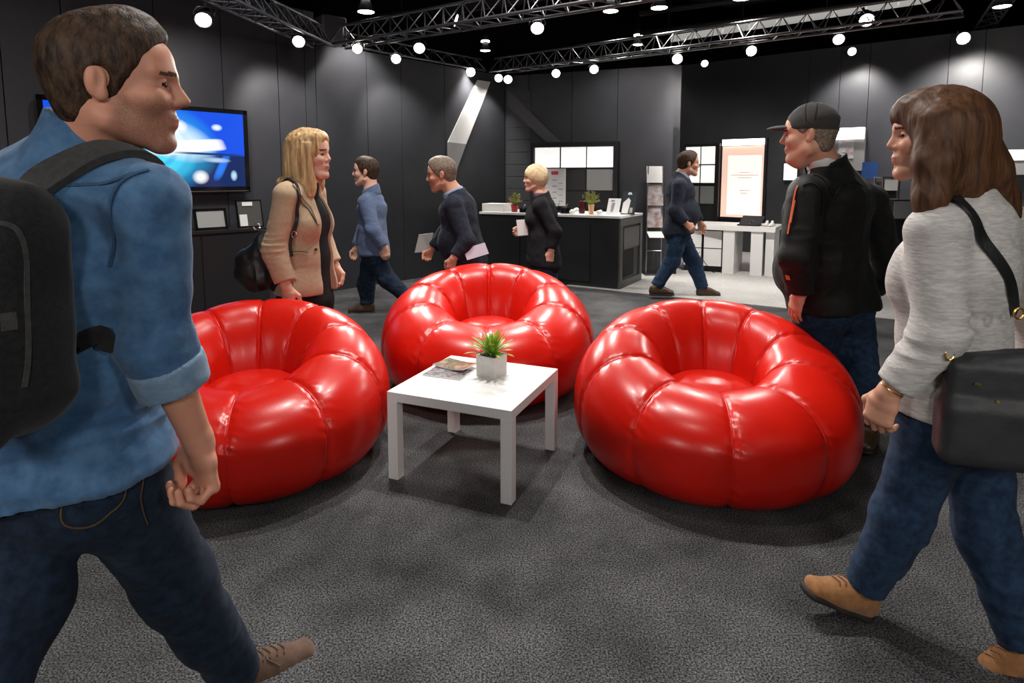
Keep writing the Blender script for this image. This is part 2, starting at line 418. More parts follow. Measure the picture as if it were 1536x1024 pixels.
# walls: boards with open joints in front of a dark backing
def board_wall(name, A, Dv, s0, s1, z1, joints, th=.06):
    n = V(Dv[1], -Dv[0], 0); mb = MB(); ss = [s0]+sorted(joints)+[s1]
    for a, b in zip(ss[:-1], ss[1:]):
        p = A+Dv*(a+.004); q = A+Dv*(b-.004)
        mb.slab([p, q, q+V(0,0,z1), p+V(0,0,z1)], -n*.03, 0)
    p = A+Dv*s0-n*.03; q = A+Dv*s1-n*.03
    mb.slab([p, q, q+V(0,0,z1-.004), p+V(0,0,z1-.004)], -n*th, 1)
    return struct(name, mb, [M['wall'], M['wall_gap']])
def s_of(px, A, Dv): return float(np.dot(on_plane(px, 250, A, Dv)-A, Dv))
board_wall('wall_left', LA, LD, -7.0, 0.0, 3.34, [s_of(x, LA, LD) for x in (-300, -120, 15, 108, 243, 340, 422, 462)])
board_wall('wall_left.001', LA, LD, 0.0, float(np.dot(COR-LA, LD)), 2.99, [s_of(x, LA, LD) for x in (553, 604, 668)])
board_wall('wall_back', COR, BD, 0, float(np.linalg.norm(BJ-COR)), 2.99, [s_of(x, COR, BD) for x in (793, 857, 925)])
rt = MB(); p = BJ; q = BJ+V(.22,.975,0)*2.6
rt.slab([p, q, q+V(0,0,2.99), p+V(0,0,2.99)], -BD*.09); struct('wall_back_return', rt, M['wall'])
board_wall('wall_right', RA, RD, -.45, float(np.linalg.norm(RB-RA))+4, 3.60, [s_of(x, RA, RD) for x in (1207, 1253, 1296, 1412, 1464, 1560)])
ce = MB(); ce.box((0,8,7.1), (28,24,.1)); struct('ceiling', ce, M['hall'])
hb = MB(); hb.box((0,20,3.5), (28,.1,7.1)); struct('wall_hall_far', hb, M['hall'])
hl = MB(); hl.box((-14,8,3.5), (.1,24,7.1)); struct('wall_hall_left', hl, M['hall'])
hr = MB(); hr.box((14,8,3.5), (.1,24,7.1)); struct('wall_hall_right', hr, M['hall'])
hk = MB(); hk.box((0,-4,3.5), (28,.1,7.1)); struct('wall_hall_front', hk, M['hall'])
# slanted white band and the dim one on the neighbouring wall, the slatted column beside it
def wall_poly(name, pts, A, Dv, off, th, m, label, cat):
    n = V(Dv[1], -Dv[0], 0); P = [on_plane(x, y, A, Dv, off) for x, y in pts]
    mb = MB(); mb.slab(P, n*th); return tag(mb.build(name, m), label, cat)
r = thing('slanted_band', on_plane(683, 287, LA, LD, .004), 'white slanted angular band rising to the top of the left wall near the corner', 'wall decoration')
for nm, pts, m in (('upper_face', [(715.5,120),(735,123),(698.5,216),(671,213)], M['white']), ('lower_face', [(671,213),(698.5,216),(676,278),(671,288)], M['grey_panel'])):  # lower face coloured grey to give the flat board a shaded fold
    mb = MB(); mb.slab([on_plane(x, y, LA, LD, .004) for x, y in pts], LN*.012); mb.build(nm, m, r)
wall_poly('slanted_band', [(760.5,134),(778,150),(841,213),(819,213),(760.5,158)], COR, BD, .012, .01, mat('dim_band', (.085,.085,.09), .5), 'dim grey slanted band on the back wall to the right of the corner', 'wall decoration')
sc = MB()
for k in range(14):
    z0, z1 = .1+k*.19, .1+k*.19+.183
    a = on_plane(760.5, 250, COR, BD, .001); b = on_plane(796.5, 250, COR, BD, .001); a[2] = b[2] = z0
    sc.slab([a, b, b+V(0,0,z1-z0), a+V(0,0,z1-z0)], BN*.010)
tag(sc.build('slatted_panel', mat('slat_grey', (.045,.046,.05), .5)), 'tall dark grey panel of stacked boards in the booth corner', 'wall panel')

# ---- television on the left wall
tvc = [on_plane(x, y, LA, LD, .10) for x, y in ((53,139),(370,166),(372,288),(53,290))]
s0 = np.dot(tvc[0]-LA, LD); s1 = np.dot(tvc[1]-LA, LD); zt, zb = tvc[1][2], tvc[2][2]; L0 = LA+LN*.04
def lw(s, z, o=0): return L0+LD*s+LN*o+V(0,0,z)
tv = thing('television', lw((s0+s1)/2, zb), 'large wall-mounted flat television showing a glowing blue and white picture', 'television')
mb = MB(); mb.slab([lw(s0,zb), lw(s1,zb), lw(s1,zt), lw(s0,zt)], LN*.055); mb.build('housing', M['black_gloss'], tv)
mb = MB(); b = .045
for q in ([lw(s0,zt-b,.055), lw(s1,zt-b,.055), lw(s1,zt,.055), lw(s0,zt,.055)], [lw(s0,zb,.055), lw(s1,zb,.055), lw(s1,zb+b*1.4,.055), lw(s0,zb+b*1.4,.055)],
          [lw(s0,zb,.055), lw(s0+b,zb,.055), lw(s0+b,zt,.055), lw(s0,zt,.055)], [lw(s1-b,zb,.055), lw(s1,zb,.055), lw(s1,zt,.055), lw(s1-b,zt,.055)]): mb.slab(q, LN*.012)
mb.build('bezel', M['black_gloss'], tv)
mb = MB(); mb.slab([lw(s0+.02,zb+.012,.067), lw(s1-.02,zb+.012,.067), lw(s1-.02,zb+.02,.067), lw(s0+.02,zb+.02,.067)], LN*.003); mb.build('trim_line', M['metal'], tv)
def screen_mat():
    m, nt, bs = new_mat('screen_picture'); uv = N(nt, 'ShaderNodeUVMap'); sp = N(nt, 'ShaderNodeSeparateXYZ'); nt.links.new(uv.outputs[0], sp.inputs[0])
    def mth(op, a, b_=None, c=None, clamp=False):
        n = N(nt, 'ShaderNodeMath', operation=op); n.use_clamp = clamp
        for i, v in enumerate((a, b_, c)):
            if v is None: continue
            if isinstance(v, (int, float)): n.inputs[i].default_value = v
            else: nt.links.new(v, n.inputs[i])
        return n.outputs[0]
    U, W = sp.outputs[0], sp.outputs[1]
    def mixc(f, a, col):
        n = N(nt, 'ShaderNodeMix', data_type='RGBA'); nt.links.new(f, n.inputs[0])
        if isinstance(a, tuple): n.inputs[6].default_value = (*a, 1)
        else: nt.links.new(a, n.inputs[6])
        n.inputs[7].default_value = (*col, 1); return n.outputs[2]
    def blob(cu, cv, ru, rv, rot=0, hard=2.0):
        du = mth('SUBTRACT', U, cu); dv = mth('SUBTRACT', W, cv); c, s = math.cos(rot), math.sin(rot)
        a = mth('DIVIDE', mth('ADD', mth('MULTIPLY', du, c), mth('MULTIPLY', dv, s)), ru)
        b_ = mth('DIVIDE', mth('SUBTRACT', mth('MULTIPLY', dv, c), mth('MULTIPLY', du, s)), rv)
        d = mth('ADD', mth('POWER', mth('ABSOLUTE', a), hard), mth('POWER', mth('ABSOLUTE', b_), hard))
        return mth('SUBTRACT', 1, d, clamp=True)
    col = mixc(mth('MULTIPLY', mth('GREATER_THAN', W, .42), 1), (.005,.02,.10), (.005,.08,.75))
    col = mixc(blob(.50,.50,.36,.60), col, (.02,.45,.85)); col = mixc(blob(.52,.35,.2,.3), col, (.08,.70,.90))
    col = mixc(blob(.60,.62,.20,.34,.5), col, (.75,.95,1)); col = mixc(blob(.62,.78,.06,.11), col, (1,1,1))
    # radial arcs around the bright centre
    du = mth('MULTIPLY', mth('SUBTRACT', U, .5), 2.07); dv = mth('SUBTRACT', W, .48)
    rr = mth('SQRT', mth('ADD', mth('MULTIPLY', du, du), mth('MULTIPLY', dv, dv)))
    w1 = mth('MULTIPLY', mth('SINE', mth('MULTIPLY', rr, 38)), .5); f = mth('MULTIPLY', mth('ADD', w1, .1, clamp=True), mth('SUBTRACT', 1, mth('MULTIPLY', rr, 2.0), clamp=True))
    col = mixc(f, col, (.01,.12,.6))
    col = mixc(blob(.74,.55,.15,.085,.18,6), col, (1,1,1)); col = mixc(blob(.6,.47,.2,.06,.25), col, (.9,1,1))
    col = mixc(blob(.84,.80,.035,.05), col, (.8,.95,1)); col = mixc(blob(.735,.13,.05,.10), col, (1,1,1))
    col = mixc(blob(.86,.27,.03,.2,-.2,3), col, (.02,.2,.9)); col = mixc(blob(.93,.15,.022,.08), col, (.5,.75,1))
    col = mixc(blob(.83,.36,.09,.04,-.1,2), col, (.45,.6,.85)); col = mixc(blob(.80,.44,.22,.018,-.05,4), col, (.01,.03,.15))
    bs.inputs['Base Color'].default_value = (.01,.01,.02,1); bs.inputs['Roughness'].default_value = .15
    nt.links.new(col, bs.inputs['Emission Color']); bs.inputs['Emission Strength'].default_value = 1.1; return m
mb = MB(); mb.add([lw(s0+b,zb+b*1.4,.0575), lw(s1-b,zb+b*1.4,.0575), lw(s1-b,zt-b,.0575), lw(s0+b,zt-b,.0575)], [(0,1,2,3)])
so = mb.build('screen', screen_mat(), tv); ul = so.data.uv_layers.new(name='UVMap')
for i, c in enumerate(((0,0),(1,0),(1,1),(0,1))): ul.data[i].uv = c
# ---- black cabinet under the television
ca = on_plane(395, 341, LA, LD, .40); cz = ca[2]; sC = np.dot(ca-LA, LD)
cab = thing('sideboard', (LA+LN*.2+LD*(sC-1.2))*V(1,1,0), 'long black low cabinet along the left wall below the television', 'cabinet')
def lq(s, z, o): return LA+LN*o+LD*s+V(0,0,z)
mb = MB(); mb.slab([lq(sC-3.2,0,.02), lq(sC+.06,0,.02), lq(sC+.06,cz-.03,.02), lq(sC-3.2,cz-.03,.02)], LN*.35); mb.build('body', M['counter'], cab)
mb = MB(); mb.slab([lq(sC-3.22,cz-.03,.02), lq(sC+.09,cz-.03,.02), lq(sC+.09,cz,.02), lq(sC-3.22,cz,.02)], LN*.38); mb.build('top', M['counter'], cab)
for k in range(5):
    a, b2 = sC-.0-k*.64, sC-.62-k*.64
    mb = MB(); mb.slab([lq(b2,.06,.37), lq(a,.06,.37), lq(a,cz-.05,.37), lq(b2,cz-.05,.37)], LN*.012); mb.build('door', M['counter'], cab)
# digital frame and sign holder on the cabinet
def leaning(name, pxs, o, th, label, cat, face, frame=M['black_gloss'], fb=.02, lean=.05):
    """upright framed thing standing on the cabinet, seen between two pixel columns"""
    x0, x1, yt = pxs; a = on_plane(x0, 330, LA, LD, o); c = on_plane(x1, 330, LA, LD, o); sa, sb = np.dot(a-LA, LD), np.dot(c-LA, LD)
    h = on_plane((x0+x1)/2, yt, LA, LD, o)[2]-cz
    t = thing(name, lq((sa+sb)/2, cz, o), label, cat)
    G = lambda s, z, e=0: lq(s, cz+z, o-lean*z/h+e)
    mb = MB(); mb.slab([G(sa,.001), G(sb,.001), G(sb,h), G(sa,h)], LN*th); mb.build('back_panel', frame, t)
    mb = MB()
    for q in ([(sa,0),(sb,0),(sb,fb),(sa,fb)], [(sa,h-fb),(sb,h-fb),(sb,h),(sa,h)], [(sa,0),(sa+fb,0),(sa+fb,h),(sa,h)], [(sb-fb,0),(sb,0),(sb,h),(sb-fb,h)]):
        mb.slab([G(s, z+.002, th) for s, z in q], LN*.008)
    mb.build('frame', frame, t)
    mb = MB(); mb.slab([G(sa+fb,fb,th+.001), G(sb-fb,fb,th+.001), G(sb-fb,h-fb,th+.001), G(sa+fb,h-fb,th+.001)], LN*.002); mb.build('face', face, t)
    return t, G, sa, sb, h, th
leaning('picture_frame', (292,341,313), .30, .012, 'small black frame with a plain grey picture on the cabinet under the television', 'picture frame', mat('grey_picture', (.38,.38,.37), .35), fb=.025)
t, G, sa, sb, h, th = leaning('brochure_holder', (356,394,300), .28, .02, 'dark glossy brochure holder with a white card beside the tan blazer', 'brochure holder', mat('holder_grey', (.10,.10,.095), .15), fb=.012)
mb = MB(); mb.slab([G(sa+.02,.02,th+.011), G(sa+.10,.02,th+.011), G(sa+.10,.14,th+.011), G(sa+.02,.14,th+.011)], LN*.002); mb.build('card', M['paper'], t)
mb = MB(); mb.slab([G(sa+.06,h-.06,th+.011), G(sa+.17,h-.06,th+.011), G(sa+.17,h-.02,th+.011), G(sa+.06,h-.02,th+.011)], LN*.002); mb.build('card', M['paper'], t)

# ---- reception counter
K0 = V(-.43, 8.67, 0); K1 = V(1.35, 7.64, 0); KD = unit(K1-K0); KI = V(-KD[1], KD[0], 0); KL = np.linalg.norm(K1-K0); KW = .86; KH = .93
def kp(s, d, z): return K0+KD*s+KI*d+V(0,0,z)
kc = thing('reception_counter', kp(KL/2, KW/2, 0), 'long black reception counter with a white top in front of the back wall', 'counter')
mb = MB(); mb.slab([kp(0,0,.0), kp(KL-.012,0,0), kp(KL-.012,0,KH-.03), kp(0,0,KH-.03)], KI*KW); mb.build('body', M['counter'], kc)
mb = MB(); mb.slab([kp(-.03,-.02,KH-.03), kp(KL+.01,-.02,KH-.03), kp(KL+.01,KW,KH-.03), kp(-.03,KW,KH-.03)], V(0,0,.03)); mb.build('worktop', M['white'], kc)
mb = MB()   # side panel with a raised frame around an opening
for a, b2, z0, z1 in ((0,.09,0,KH-.035), (KW-.09,KW,0,KH-.035), (.09,KW-.09,0,.10), (.09,KW-.09,KH-.13,KH-.035), (.13,KW-.13,.50,KH-.16)):
    mb.slab([kp(KL-.012,a,z0), kp(KL-.012,b2,z0), kp(KL-.012,b2,z1), kp(KL-.012,a,z1)], KD*.022)
mb.build('side_panel', M['counter_side'], kc)
mb = MB(); mb.slab([kp(KL-.012,.13,.13), kp(KL-.012,KW-.30,.13), kp(KL-.012,KW-.30,.48), kp(KL-.012,.13,.48)], KD*.006); mb.build('opening', M['wall_gap'], kc)
for a, b2 in ((.10,.62), (.66,1.18), (1.22,1.66)):
    mb = MB(); mb.slab([kp(a,-.014,.07), kp(b2,-.014,.07), kp(b2,-.014,KH-.10), kp(a,-.014,KH-.10)], KI*.013); mb.build('door', M['counter'], kc)
def on_counter(px, d):
    """point on the worktop at image column px, d metres behind its front edge"""
    A = kp(0, d, 0); return on_plane(px, 300, A, KD)*V(1,1,0)+V(0,0,KH)
def kheight(p, py): return at(768, py, p[1])[2]-p[2]
rzK = math.atan2(KD[1], KD[0])
p = on_counter(746, .25); mb = MB(); mb.box((p[0],p[1],p[2]+.055), (.36,.26,.11), rzK, bevel=.004); tag(mb.build('box', M['white']), 'white cardboard box on the left end of the black counter', 'box')
def bushy(name, p, potr, poth, potm, R, H, seed, label, fol):
    random.seed(seed); t = thing(name, p, label, 'plant')
    mb = MB(); mb.lathe([(0,0),(potr*.72,0),(potr,poth),(potr*1.06,poth),(potr*1.06,poth*.93+.004),(potr*.9,poth*.93),(0,poth*.9)], p, 20); mb.build('pot', potm, t, True)
    mb = MB(); stems = MB()
    for k in range(70):
        a = random.uniform(0, 6.283); e = random.uniform(.15, 1.45); L = random.uniform(.65, 1)
        tip = p+V(math.cos(a)*math.cos(e)*R*L, math.sin(a)*math.cos(e)*R*L, poth+math.sin(e)*H*L)
        base = p+V(0,0,poth*.9); mid = lerp(base, tip, .55)+V(0,0,.02)
        stems.tube([base, mid, tip], [.003,.0022,.001], 4)
        for q in range(5):
            c = lerp(mid, tip, q/4); dv = unit(V(random.uniform(-1,1), random.uniform(-1,1), random.uniform(-.2,1)))
            s = random.uniform(.018,.032); w = unit(np.cross(dv, V(.3,.7,.2)))*s*.28
            mb.add([c, c+dv*s*.5+w, c+dv*s, c+dv*s*.5-w, c+dv*s*.5+V(0,0,.003)], [(0,1,4),(1,2,4),(2,3,4),(3,0,4)], 0 if random.random() > .25 else 1)
    mb.build('leaves', fol, t); stems.build('stems', M['leaf'], t); return t
fol = [mat('olive_leaf', (.22,.24,.07), .5, col2=(.34,.36,.14), nscale=40), mat('reddish_leaf', (.45,.14,.10), .5)]
bushy('potted_plant', on_counter(772, .18), .055, .10, mat('red_pot', (.35,.01,.02), .3), .12, .17, 3, 'small bushy plant in a red pot beside the white box on the counter', fol)
bushy('potted_plant', on_counter(887, .22), .042, .13, M['terracotta'], .15, .19, 5, 'bushy reddish green plant in a peach pot near the right of the counter', fol)
# small dark gadgets and crumpled papers
def gadget(px, d, label, s=1.0, seed=0):
    random.seed(seed); p = on_counter(px, d); t = thing('gadget', p, label, 'gadget')
    mb = MB(); mb.box(p+V(0,0,.035*s), (.13*s,.07*s,.07*s), rzK+.2, bevel=.008); mb.build('body', M['black_gloss'], t)
    mb = MB(); c = p+V(0,0,.04*s)-KI*.035*s; mb.tube([c, c-KI*.05*s], .028*s, 14); mb.build('lens', M['black_gloss'], t)
    mb = MB(); c = p+V(0,0,.07*s); mb.tube([c, c+V(0,0,.03), c+V(.02,0,.045)], .007, 8); mb.build('knob', M['metal'], t)
gadget(786, .12, 'small black camera-like gadget beside the red-potted plant', .9, 1); gadget(850, .2, 'black gadget on the counter left of the peach-potted plant', 1.2, 2); gadget(838, .34, 'black gadget half hidden behind the fair-haired walker', 1.3, 3)
def crumple(px, d, s, label, seed):
    p = on_counter(px, d); sh = Sh(); random.seed(seed)
    for k in range(6): sh.ell(p+V(random.uniform(-.04,.04)*s, random.uniform(-.03,.03)*s, .02*s+random.uniform(0,.05)*s), (.03*s,.02*s,.022*s), k=.01)
    sh.half(p, (0,0,-1)); tag(solid('crumpled_paper', sh, M['paper'], None, .005, disp=lambda P: .004*ridge(P*60)), label, 'paper')
crumple(861, .1, 1.0, 'crumpled white paper on the counter left of the peach pot', 4); crumple(899, .12, .8, 'small crumpled white paper right of the peach pot', 6)
# dark glass vase with reddish bits
p = on_counter(873, .32); mb = MB(); mb.lathe([(0,0),(.035,0),(.05,.05),(.035,.12),(.045,.17),(.04,.17),(.03,.12),(0,.02)], p, 18); tag(mb.build('vase', mat('dark_vase', (.08,.01,.015), .15), None, True), 'dark red glass vase just left of the peach pot', 'vase')
# tent card and acrylic holder
def counter_card(px0, px1, d, py_top, name, label, cat, m, lean=.10, th=.004):
    a, c = on_counter(px0, d), on_counter(px1, d); h = kheight((a+c)/2, py_top); t = thing(name, (a+c)/2, label, cat)
    G = lambda u, w, e=0: lerp(a, c, u)+KI*(lean*w-e)+V(0,0,h*w+.001)
    mb = MB(); mb.slab([G(0,0), G(1,0), G(1,1), G(0,1)], KI*th); mb.build('sheet', m, t)
    mb = MB(); mb.slab([G(.1,0,-.02), G(.9,0,-.02), G(.9,0,-.12), G(.1,0,-.12)], V(0,0,.004)); mb.build('foot', m, t)
    return t, G
t, G = counter_card(909, 928, .12, 298, 'tent_card', 'white printed card leaning on the right end of the counter', 'sign', M['paper'])
mb = MB(); mb.slab([G(.22,.82,.001), G(.5,.82,.001), G(.5,.9,.001), G(.22,.9,.001)], -KI*.001, 0); mb.build('print', M['ink'], t)
for k in range(6): mb = MB(); mb.slab([G(.3+.02*(k%2),.22+k*.09,.001), G(.3+.03*k*.5+.2,.22+k*.09,.001), G(.3+.03*k*.5+.2,.28+k*.09,.001), G(.3+.02*(k%2),.28+k*.09,.001)], -KI*.001, 0); mb.build('print', M['ink'], t)
t, G = counter_card(931, 952, .36, 287, 'acrylic_stand', 'clear acrylic brochure stand with a dark leaflet behind the white card', 'brochure holder', mat('acrylic_dark', (.05,.06,.07), .08, coat=.5))
mb = MB(); mb.slab([G(.35,.85,.001), G(.68,.85,.001), G(.6,.95,.001), G(.42,.95,.001)], -KI*.001, 0); mb.build('leaflet', M['paper'], t); mb = MB(); mb.slab([G(.05,.05,.001), G(.5,.05,.001), G(.62,.6,.001), G(.45,.72,.001), G(.1,.5,.001)], -KI*.001, 0)
mb.build('leaflet', M['paper'], t); mb = MB(); mb.slab([G(.62,.08,.001), G(.82,.08,.001), G(.82,.3,.001), G(.62,.3,.001)], -KI*.001); mb.build('picture', M['photo'], t)
# poster placard standing on the counter
pa, pb = on_counter(817, .55), on_counter(848, .55); ph = kheight((pa+pb)/2, 253)
t = thing('poster', (pa+pb)/2, 'white poster with a red heading standing on the counter behind the fair-haired walker', 'poster')
G = lambda u, w, e=0: lerp(pa, pb, u)-KI*e+V(0,0,ph*w+.001)
mb = MB(); mb.slab([G(0,0), G(1,0), G(1,1), G(0,1)], KI*.008); mb.build('board', M['paper'], t)
mb = MB(); mb.slab([G(.32,.86,.001), G(.65,.86,.001), G(.65,.94,.001), G(.32,.94,.001)], -KI*.001); mb.build('heading', M['ink_red'], t)
mpp = mat('print_pale', (.45,.40,.55), .6); random.seed(5)
for k in range(9):
    u = .38+.3*(k%2); w = .72-.07*k; mb = MB(); mb.slab([G(u,w,.001), G(u+.2,w,.001), G(u+.2,w+.025,.001), G(u,w+.025,.001)], -KI*.001); mb.build('print', mpp, t)
mb = MB(); mb.slab([G(.2,0,.06), G(.8,0,.06), G(.8,0,-.08), G(.2,0,-.08)], V(0,0,.006)); mb.build('foot', M['black'], t)

# ---- panelled display cabinets against the walls
def display(name, A, Dv, off, cols, rows, outer, colours, label, z0=0.0, depth=.12):
    """black frame holding a grid of flat panels; cols/rows in pixels on the wall plane"""
    n = V(Dv[1], -Dv[0], 0); xm = (cols[0][0]+cols[-1][1])/2
    S = lambda x: float(np.dot(on_plane(x, 250, A, Dv, off)-A, Dv)); Zp = lambda y: on_plane(xm, y, A, Dv, off)[2]
    Q = lambda s, z, o: A+Dv*s+n*o+V(0,0,z)
    o0, o1, ot = S(outer[0]), S(outer[1]), Zp(outer[2]); t = thing(name, Q((o0+o1)/2, z0, off-depth/2), label, 'display cabinet')
    mb = MB(); mb.slab([Q(o0,z0,off-depth), Q(o1,z0,off-depth), Q(o1,ot,off-depth), Q(o0,ot,off-depth)], n*(depth-.03)); mb.build('body', M['black'], t)
    mb = MB(); i0, i1 = S(cols[0][0])-.01, S(cols[-1][1])+.01; zt_, zb_ = Zp(rows[0][0])+.01, max(z0+.02, Zp(rows[-1][1])-.01)
    for q in ((o0,z0,i0,ot), (i1,z0,o1,ot), (i0,zt_,i1,ot), (i0,z0,i1,zb_)):
        if q[3]-q[1] > .004: mb.slab([Q(q[0],q[1],off-.03), Q(q[2],q[1],off-.03), Q(q[2],q[3],off-.03), Q(q[0],q[3],off-.03)], n*.05)
    mb.build('frame', M['black'], t)
    for j, (ya, yb) in enumerate(rows):
        for i, (xa, xb) in enumerate(cols):
            mb = MB(); mb.slab([Q(S(xa),Zp(yb),off-.03), Q(S(xb),Zp(yb),off-.03), Q(S(xb),Zp(ya),off-.03), Q(S(xa),Zp(ya),off-.03)], n*.014); mb.build('panel', colours[j][i], t)
    return t
W_, Gp, Dk = M['lit_white'], M['grey_panel'], M['dark_panel']
display('display_cabinet', COR, BD, .16, [(802,838.5),(841,878),(880,919)], [(220.5,251),(254,285),(287,320)], (796,927,213), [[W_,W_,W_],[Dk,Dk,Gp],[Dk,Dk,Dk]], 'black framed cabinet with three lit white panels behind the reception counter')  # grey and dark panels carry the light's falloff in their colours
display('display_cabinet', RA, RD, .2, [(1028,1049),(1051,1072)], [(220,246),(248,274),(279,305),(307,331)], (1026,1079,216), [[W_,W_],[W_,W_],[M['grey_panel'],M['grey_panel']],[Dk,Dk]], 'black framed cabinet with four lit panels behind the man walking right', z0=.1)
# ---- tall lightbox
def lightbox():
    S = lambda x: float(np.dot(on_plane(x, 250, RA, RD, .12)-RA, RD)); Zp = lambda y: on_plane(1114, y, RA, RD, .12)[2]; Q = lambda s, z, o: RA+RD*s+RN*o+V(0,0,z)
    a, b2, zt_, zb_ = S(1083), S(1147), Zp(208.5), Zp(326); t = thing('lightbox', Q((a+b2)/2, zb_, .05), 'tall lit peach poster box with a bright lamp strip above the white desk', 'lightbox')
    mb = MB(); mb.slab([Q(a-.02,zb_-.04,.01), Q(b2+.02,zb_-.04,.01), Q(b2+.02,zt_+.01,.01), Q(a-.02,zt_+.01,.01)], RN*.10); mb.build('body', M['black'], t)
    mb = MB(); mb.slab([Q(a,Zp(218),.11), Q(b2-.02,Zp(218),.11), Q(b2-.02,zt_,.11), Q(a,zt_,.11)], RN*.04); mb.build('lamp_strip', M['lit_strip'], t)
    mb = MB(); mb.slab([Q(a,zb_,.11), Q(b2-.02,zb_,.11), Q(b2-.02,Zp(219),.11), Q(a,Zp(219),.11)], RN*.01); mb.build('glass', M['lit_peach'], t)
    c, d = S(1092), S(1144); mb = MB(); mb.slab([Q(c,Zp(322),.12), Q(d-.02,Zp(322),.12), Q(d-.02,Zp(233),.12), Q(c,Zp(233),.12)], RN*.003); mb.build('poster_sheet', M['lit_pale'], t)
    pm = mat('print_peach', (.8,.55,.45), .5, emit=(1,.6,.5), estr=.35)
    for y, u0, u1 in ((258,.35,.65),(262,.1,.9),(266,.3,.7),(285,.35,.7),(289,.4,.6)): mb = MB(); mb.slab([Q(lerp(c,d,u0),Zp(y+1.2),.123), Q(lerp(c,d,u1),Zp(y+1.2),.123), Q(lerp(c,d,u1),Zp(y),.123), Q(lerp(c,d,u0),Zp(y),.123)], RN*.002); mb.build('print', pm, t)
lightbox()
# ---- white desk and drawer units
D0 = ground(1082.7, 411); D1 = ground(1142, 415.7); DDv = unit(D1-D0); DI = V(-DDv[1], DDv[0], 0); DL = np.linalg.norm(D1-D0); DH = .715
dq = lambda s, d, z: D0+DDv*s+DI*d+V(0,0,z)
t = thing('white_desk', dq(DL/2,.35,0), 'white slab-legged desk standing in front of the peach lightbox', 'desk')
mb = MB(); mb.slab([dq(-.45,-.02,DH-.07), dq(DL+.16,-.02,DH-.07), dq(DL+.16,.75,DH-.07), dq(-.45,.75,DH-.07)], V(0,0,.07)); mb.build('desktop', M['white'], t)
for a in (0, DL-.16):
    mb = MB(); mb.slab([dq(a,0,.008), dq(a+.16,0,.008), dq(a+.16,0,DH-.07), dq(a,0,DH-.07)], DI*.62); mb.build('leg', M['white'], t)
mb = MB(); mb.slab([dq(DL+.03,.05,.008), dq(DL+.14,.05,.008), dq(DL+.14,.05,DH-.07), dq(DL+.03,.05,DH-.07)], DI*.5); mb.build('side_panel', M['white_matte'], t)
p = dq(.33,.18,DH); lp = thing('display_tablet', p, 'black tilted display tray on the white desk below the lightbox', 'display stand')
mb = MB(); c_, s_ = DDv, DI; mb.slab([p-c_*.15-s_*.06+V(0,0,.002), p+c_*.15-s_*.06+V(0,0,.002), p+c_*.19+s_*.07+V(0,0,.14), p-c_*.11+s_*.07+V(0,0,.14)], s_*.012+V(0,0,-.002)); mb.build('screen_panel', M['black'], lp)
mb = MB(); mb.slab([p-c_*.16-s_*.09, p+c_*.15-s_*.09, p+c_*.15+s_*.06, p-c_*.16+s_*.06], V(0,0,.02)); mb.build('foot', M['black'], lp)
mb = MB(); q = p+V(0,0,.05)-s_*.03+c_*.03; mb.tube([q+c_*(.03*math.cos(a))+V(0,0,.03*math.sin(a)) for a in np.linspace(0,5.4,16)], .005, 6); mb.build('bracelet', M['metal'], lp)
for k, (ss, lb) in enumerate(((.56,'small white figurine on the desk right of the black tray'), (.63,'second small white figurine at the right edge of the desk'))):
    p = dq(ss,.15,DH); sh = Sh(); sh.ell(p+V(0,0,.03), (.025,.025,.03)).ell(p+V(.01,0,.07), (.018,)*3).cap(p+V(-.03,0,.02), p+V(.03,0,.03), .014)
    sh.half(p, (0,0,-1)); tag(solid('figurine', sh, M['white_matte'], None, .006), lb, 'figurine')
U0 = ground(1024, 406); U1 = dq(-.015, .1, 0); UDv = unit(U1-U0); UI = V(-UDv[1], UDv[0], 0); UL = np.linalg.norm(U1-U0)
uq = lambda s, d, z: U0+UDv*s+UI*d+V(0,0,z)
nu = 2
for k in range(nu):
    a, b2 = UL*k/nu, UL*(k+1)/nu-.012; lb = ('white two-drawer unit directly beside the white desk', 'white two-drawer unit farther left from the white desk')[nu-1-k]
    t = thing('drawer_unit', uq((a+b2)/2,.2,0), lb, 'cabinet')
    mb = MB(); mb.slab([uq(a,0,.09), uq(b2,0,.09), uq(b2,0,DH-.085), uq(a,0,DH-.085)], UI*.4); mb.slab([uq(a+.02,.04,.008), uq(b2-.02,.04,.008), uq(b2-.02,.04,.09), uq(a+.02,.04,.09)], UI*.32); mb.build('carcass', M['black'], t)
    for z0, z1 in ((.10,.355), (.37,.62)):
        mb = MB(); mb.slab([uq(a+.012,-.016,z0), uq(b2-.012,-.016,z0), uq(b2-.012,-.016,z1), uq(a+.012,-.016,z1)], UI*.015); mb.build('drawer', M['white'], t)
mb = MB(); c0 = ground(1072, 410)+V(0,0,.012); mb.tube([c0, c0+V(-.05,.0,.02), c0+V(-.2,.02,.22), c0+V(-.26,.03,.26), c0+V(-.22,.03,.30)], .006, 6); mb.tube([c0+V(-.26,.03,.26), c0+V(-.34,.03,.28)], .006, 6); tag(mb.build('cable', M['black'], None, True), 'black cable hanging from a drawer unit beside the desk', 'cable')
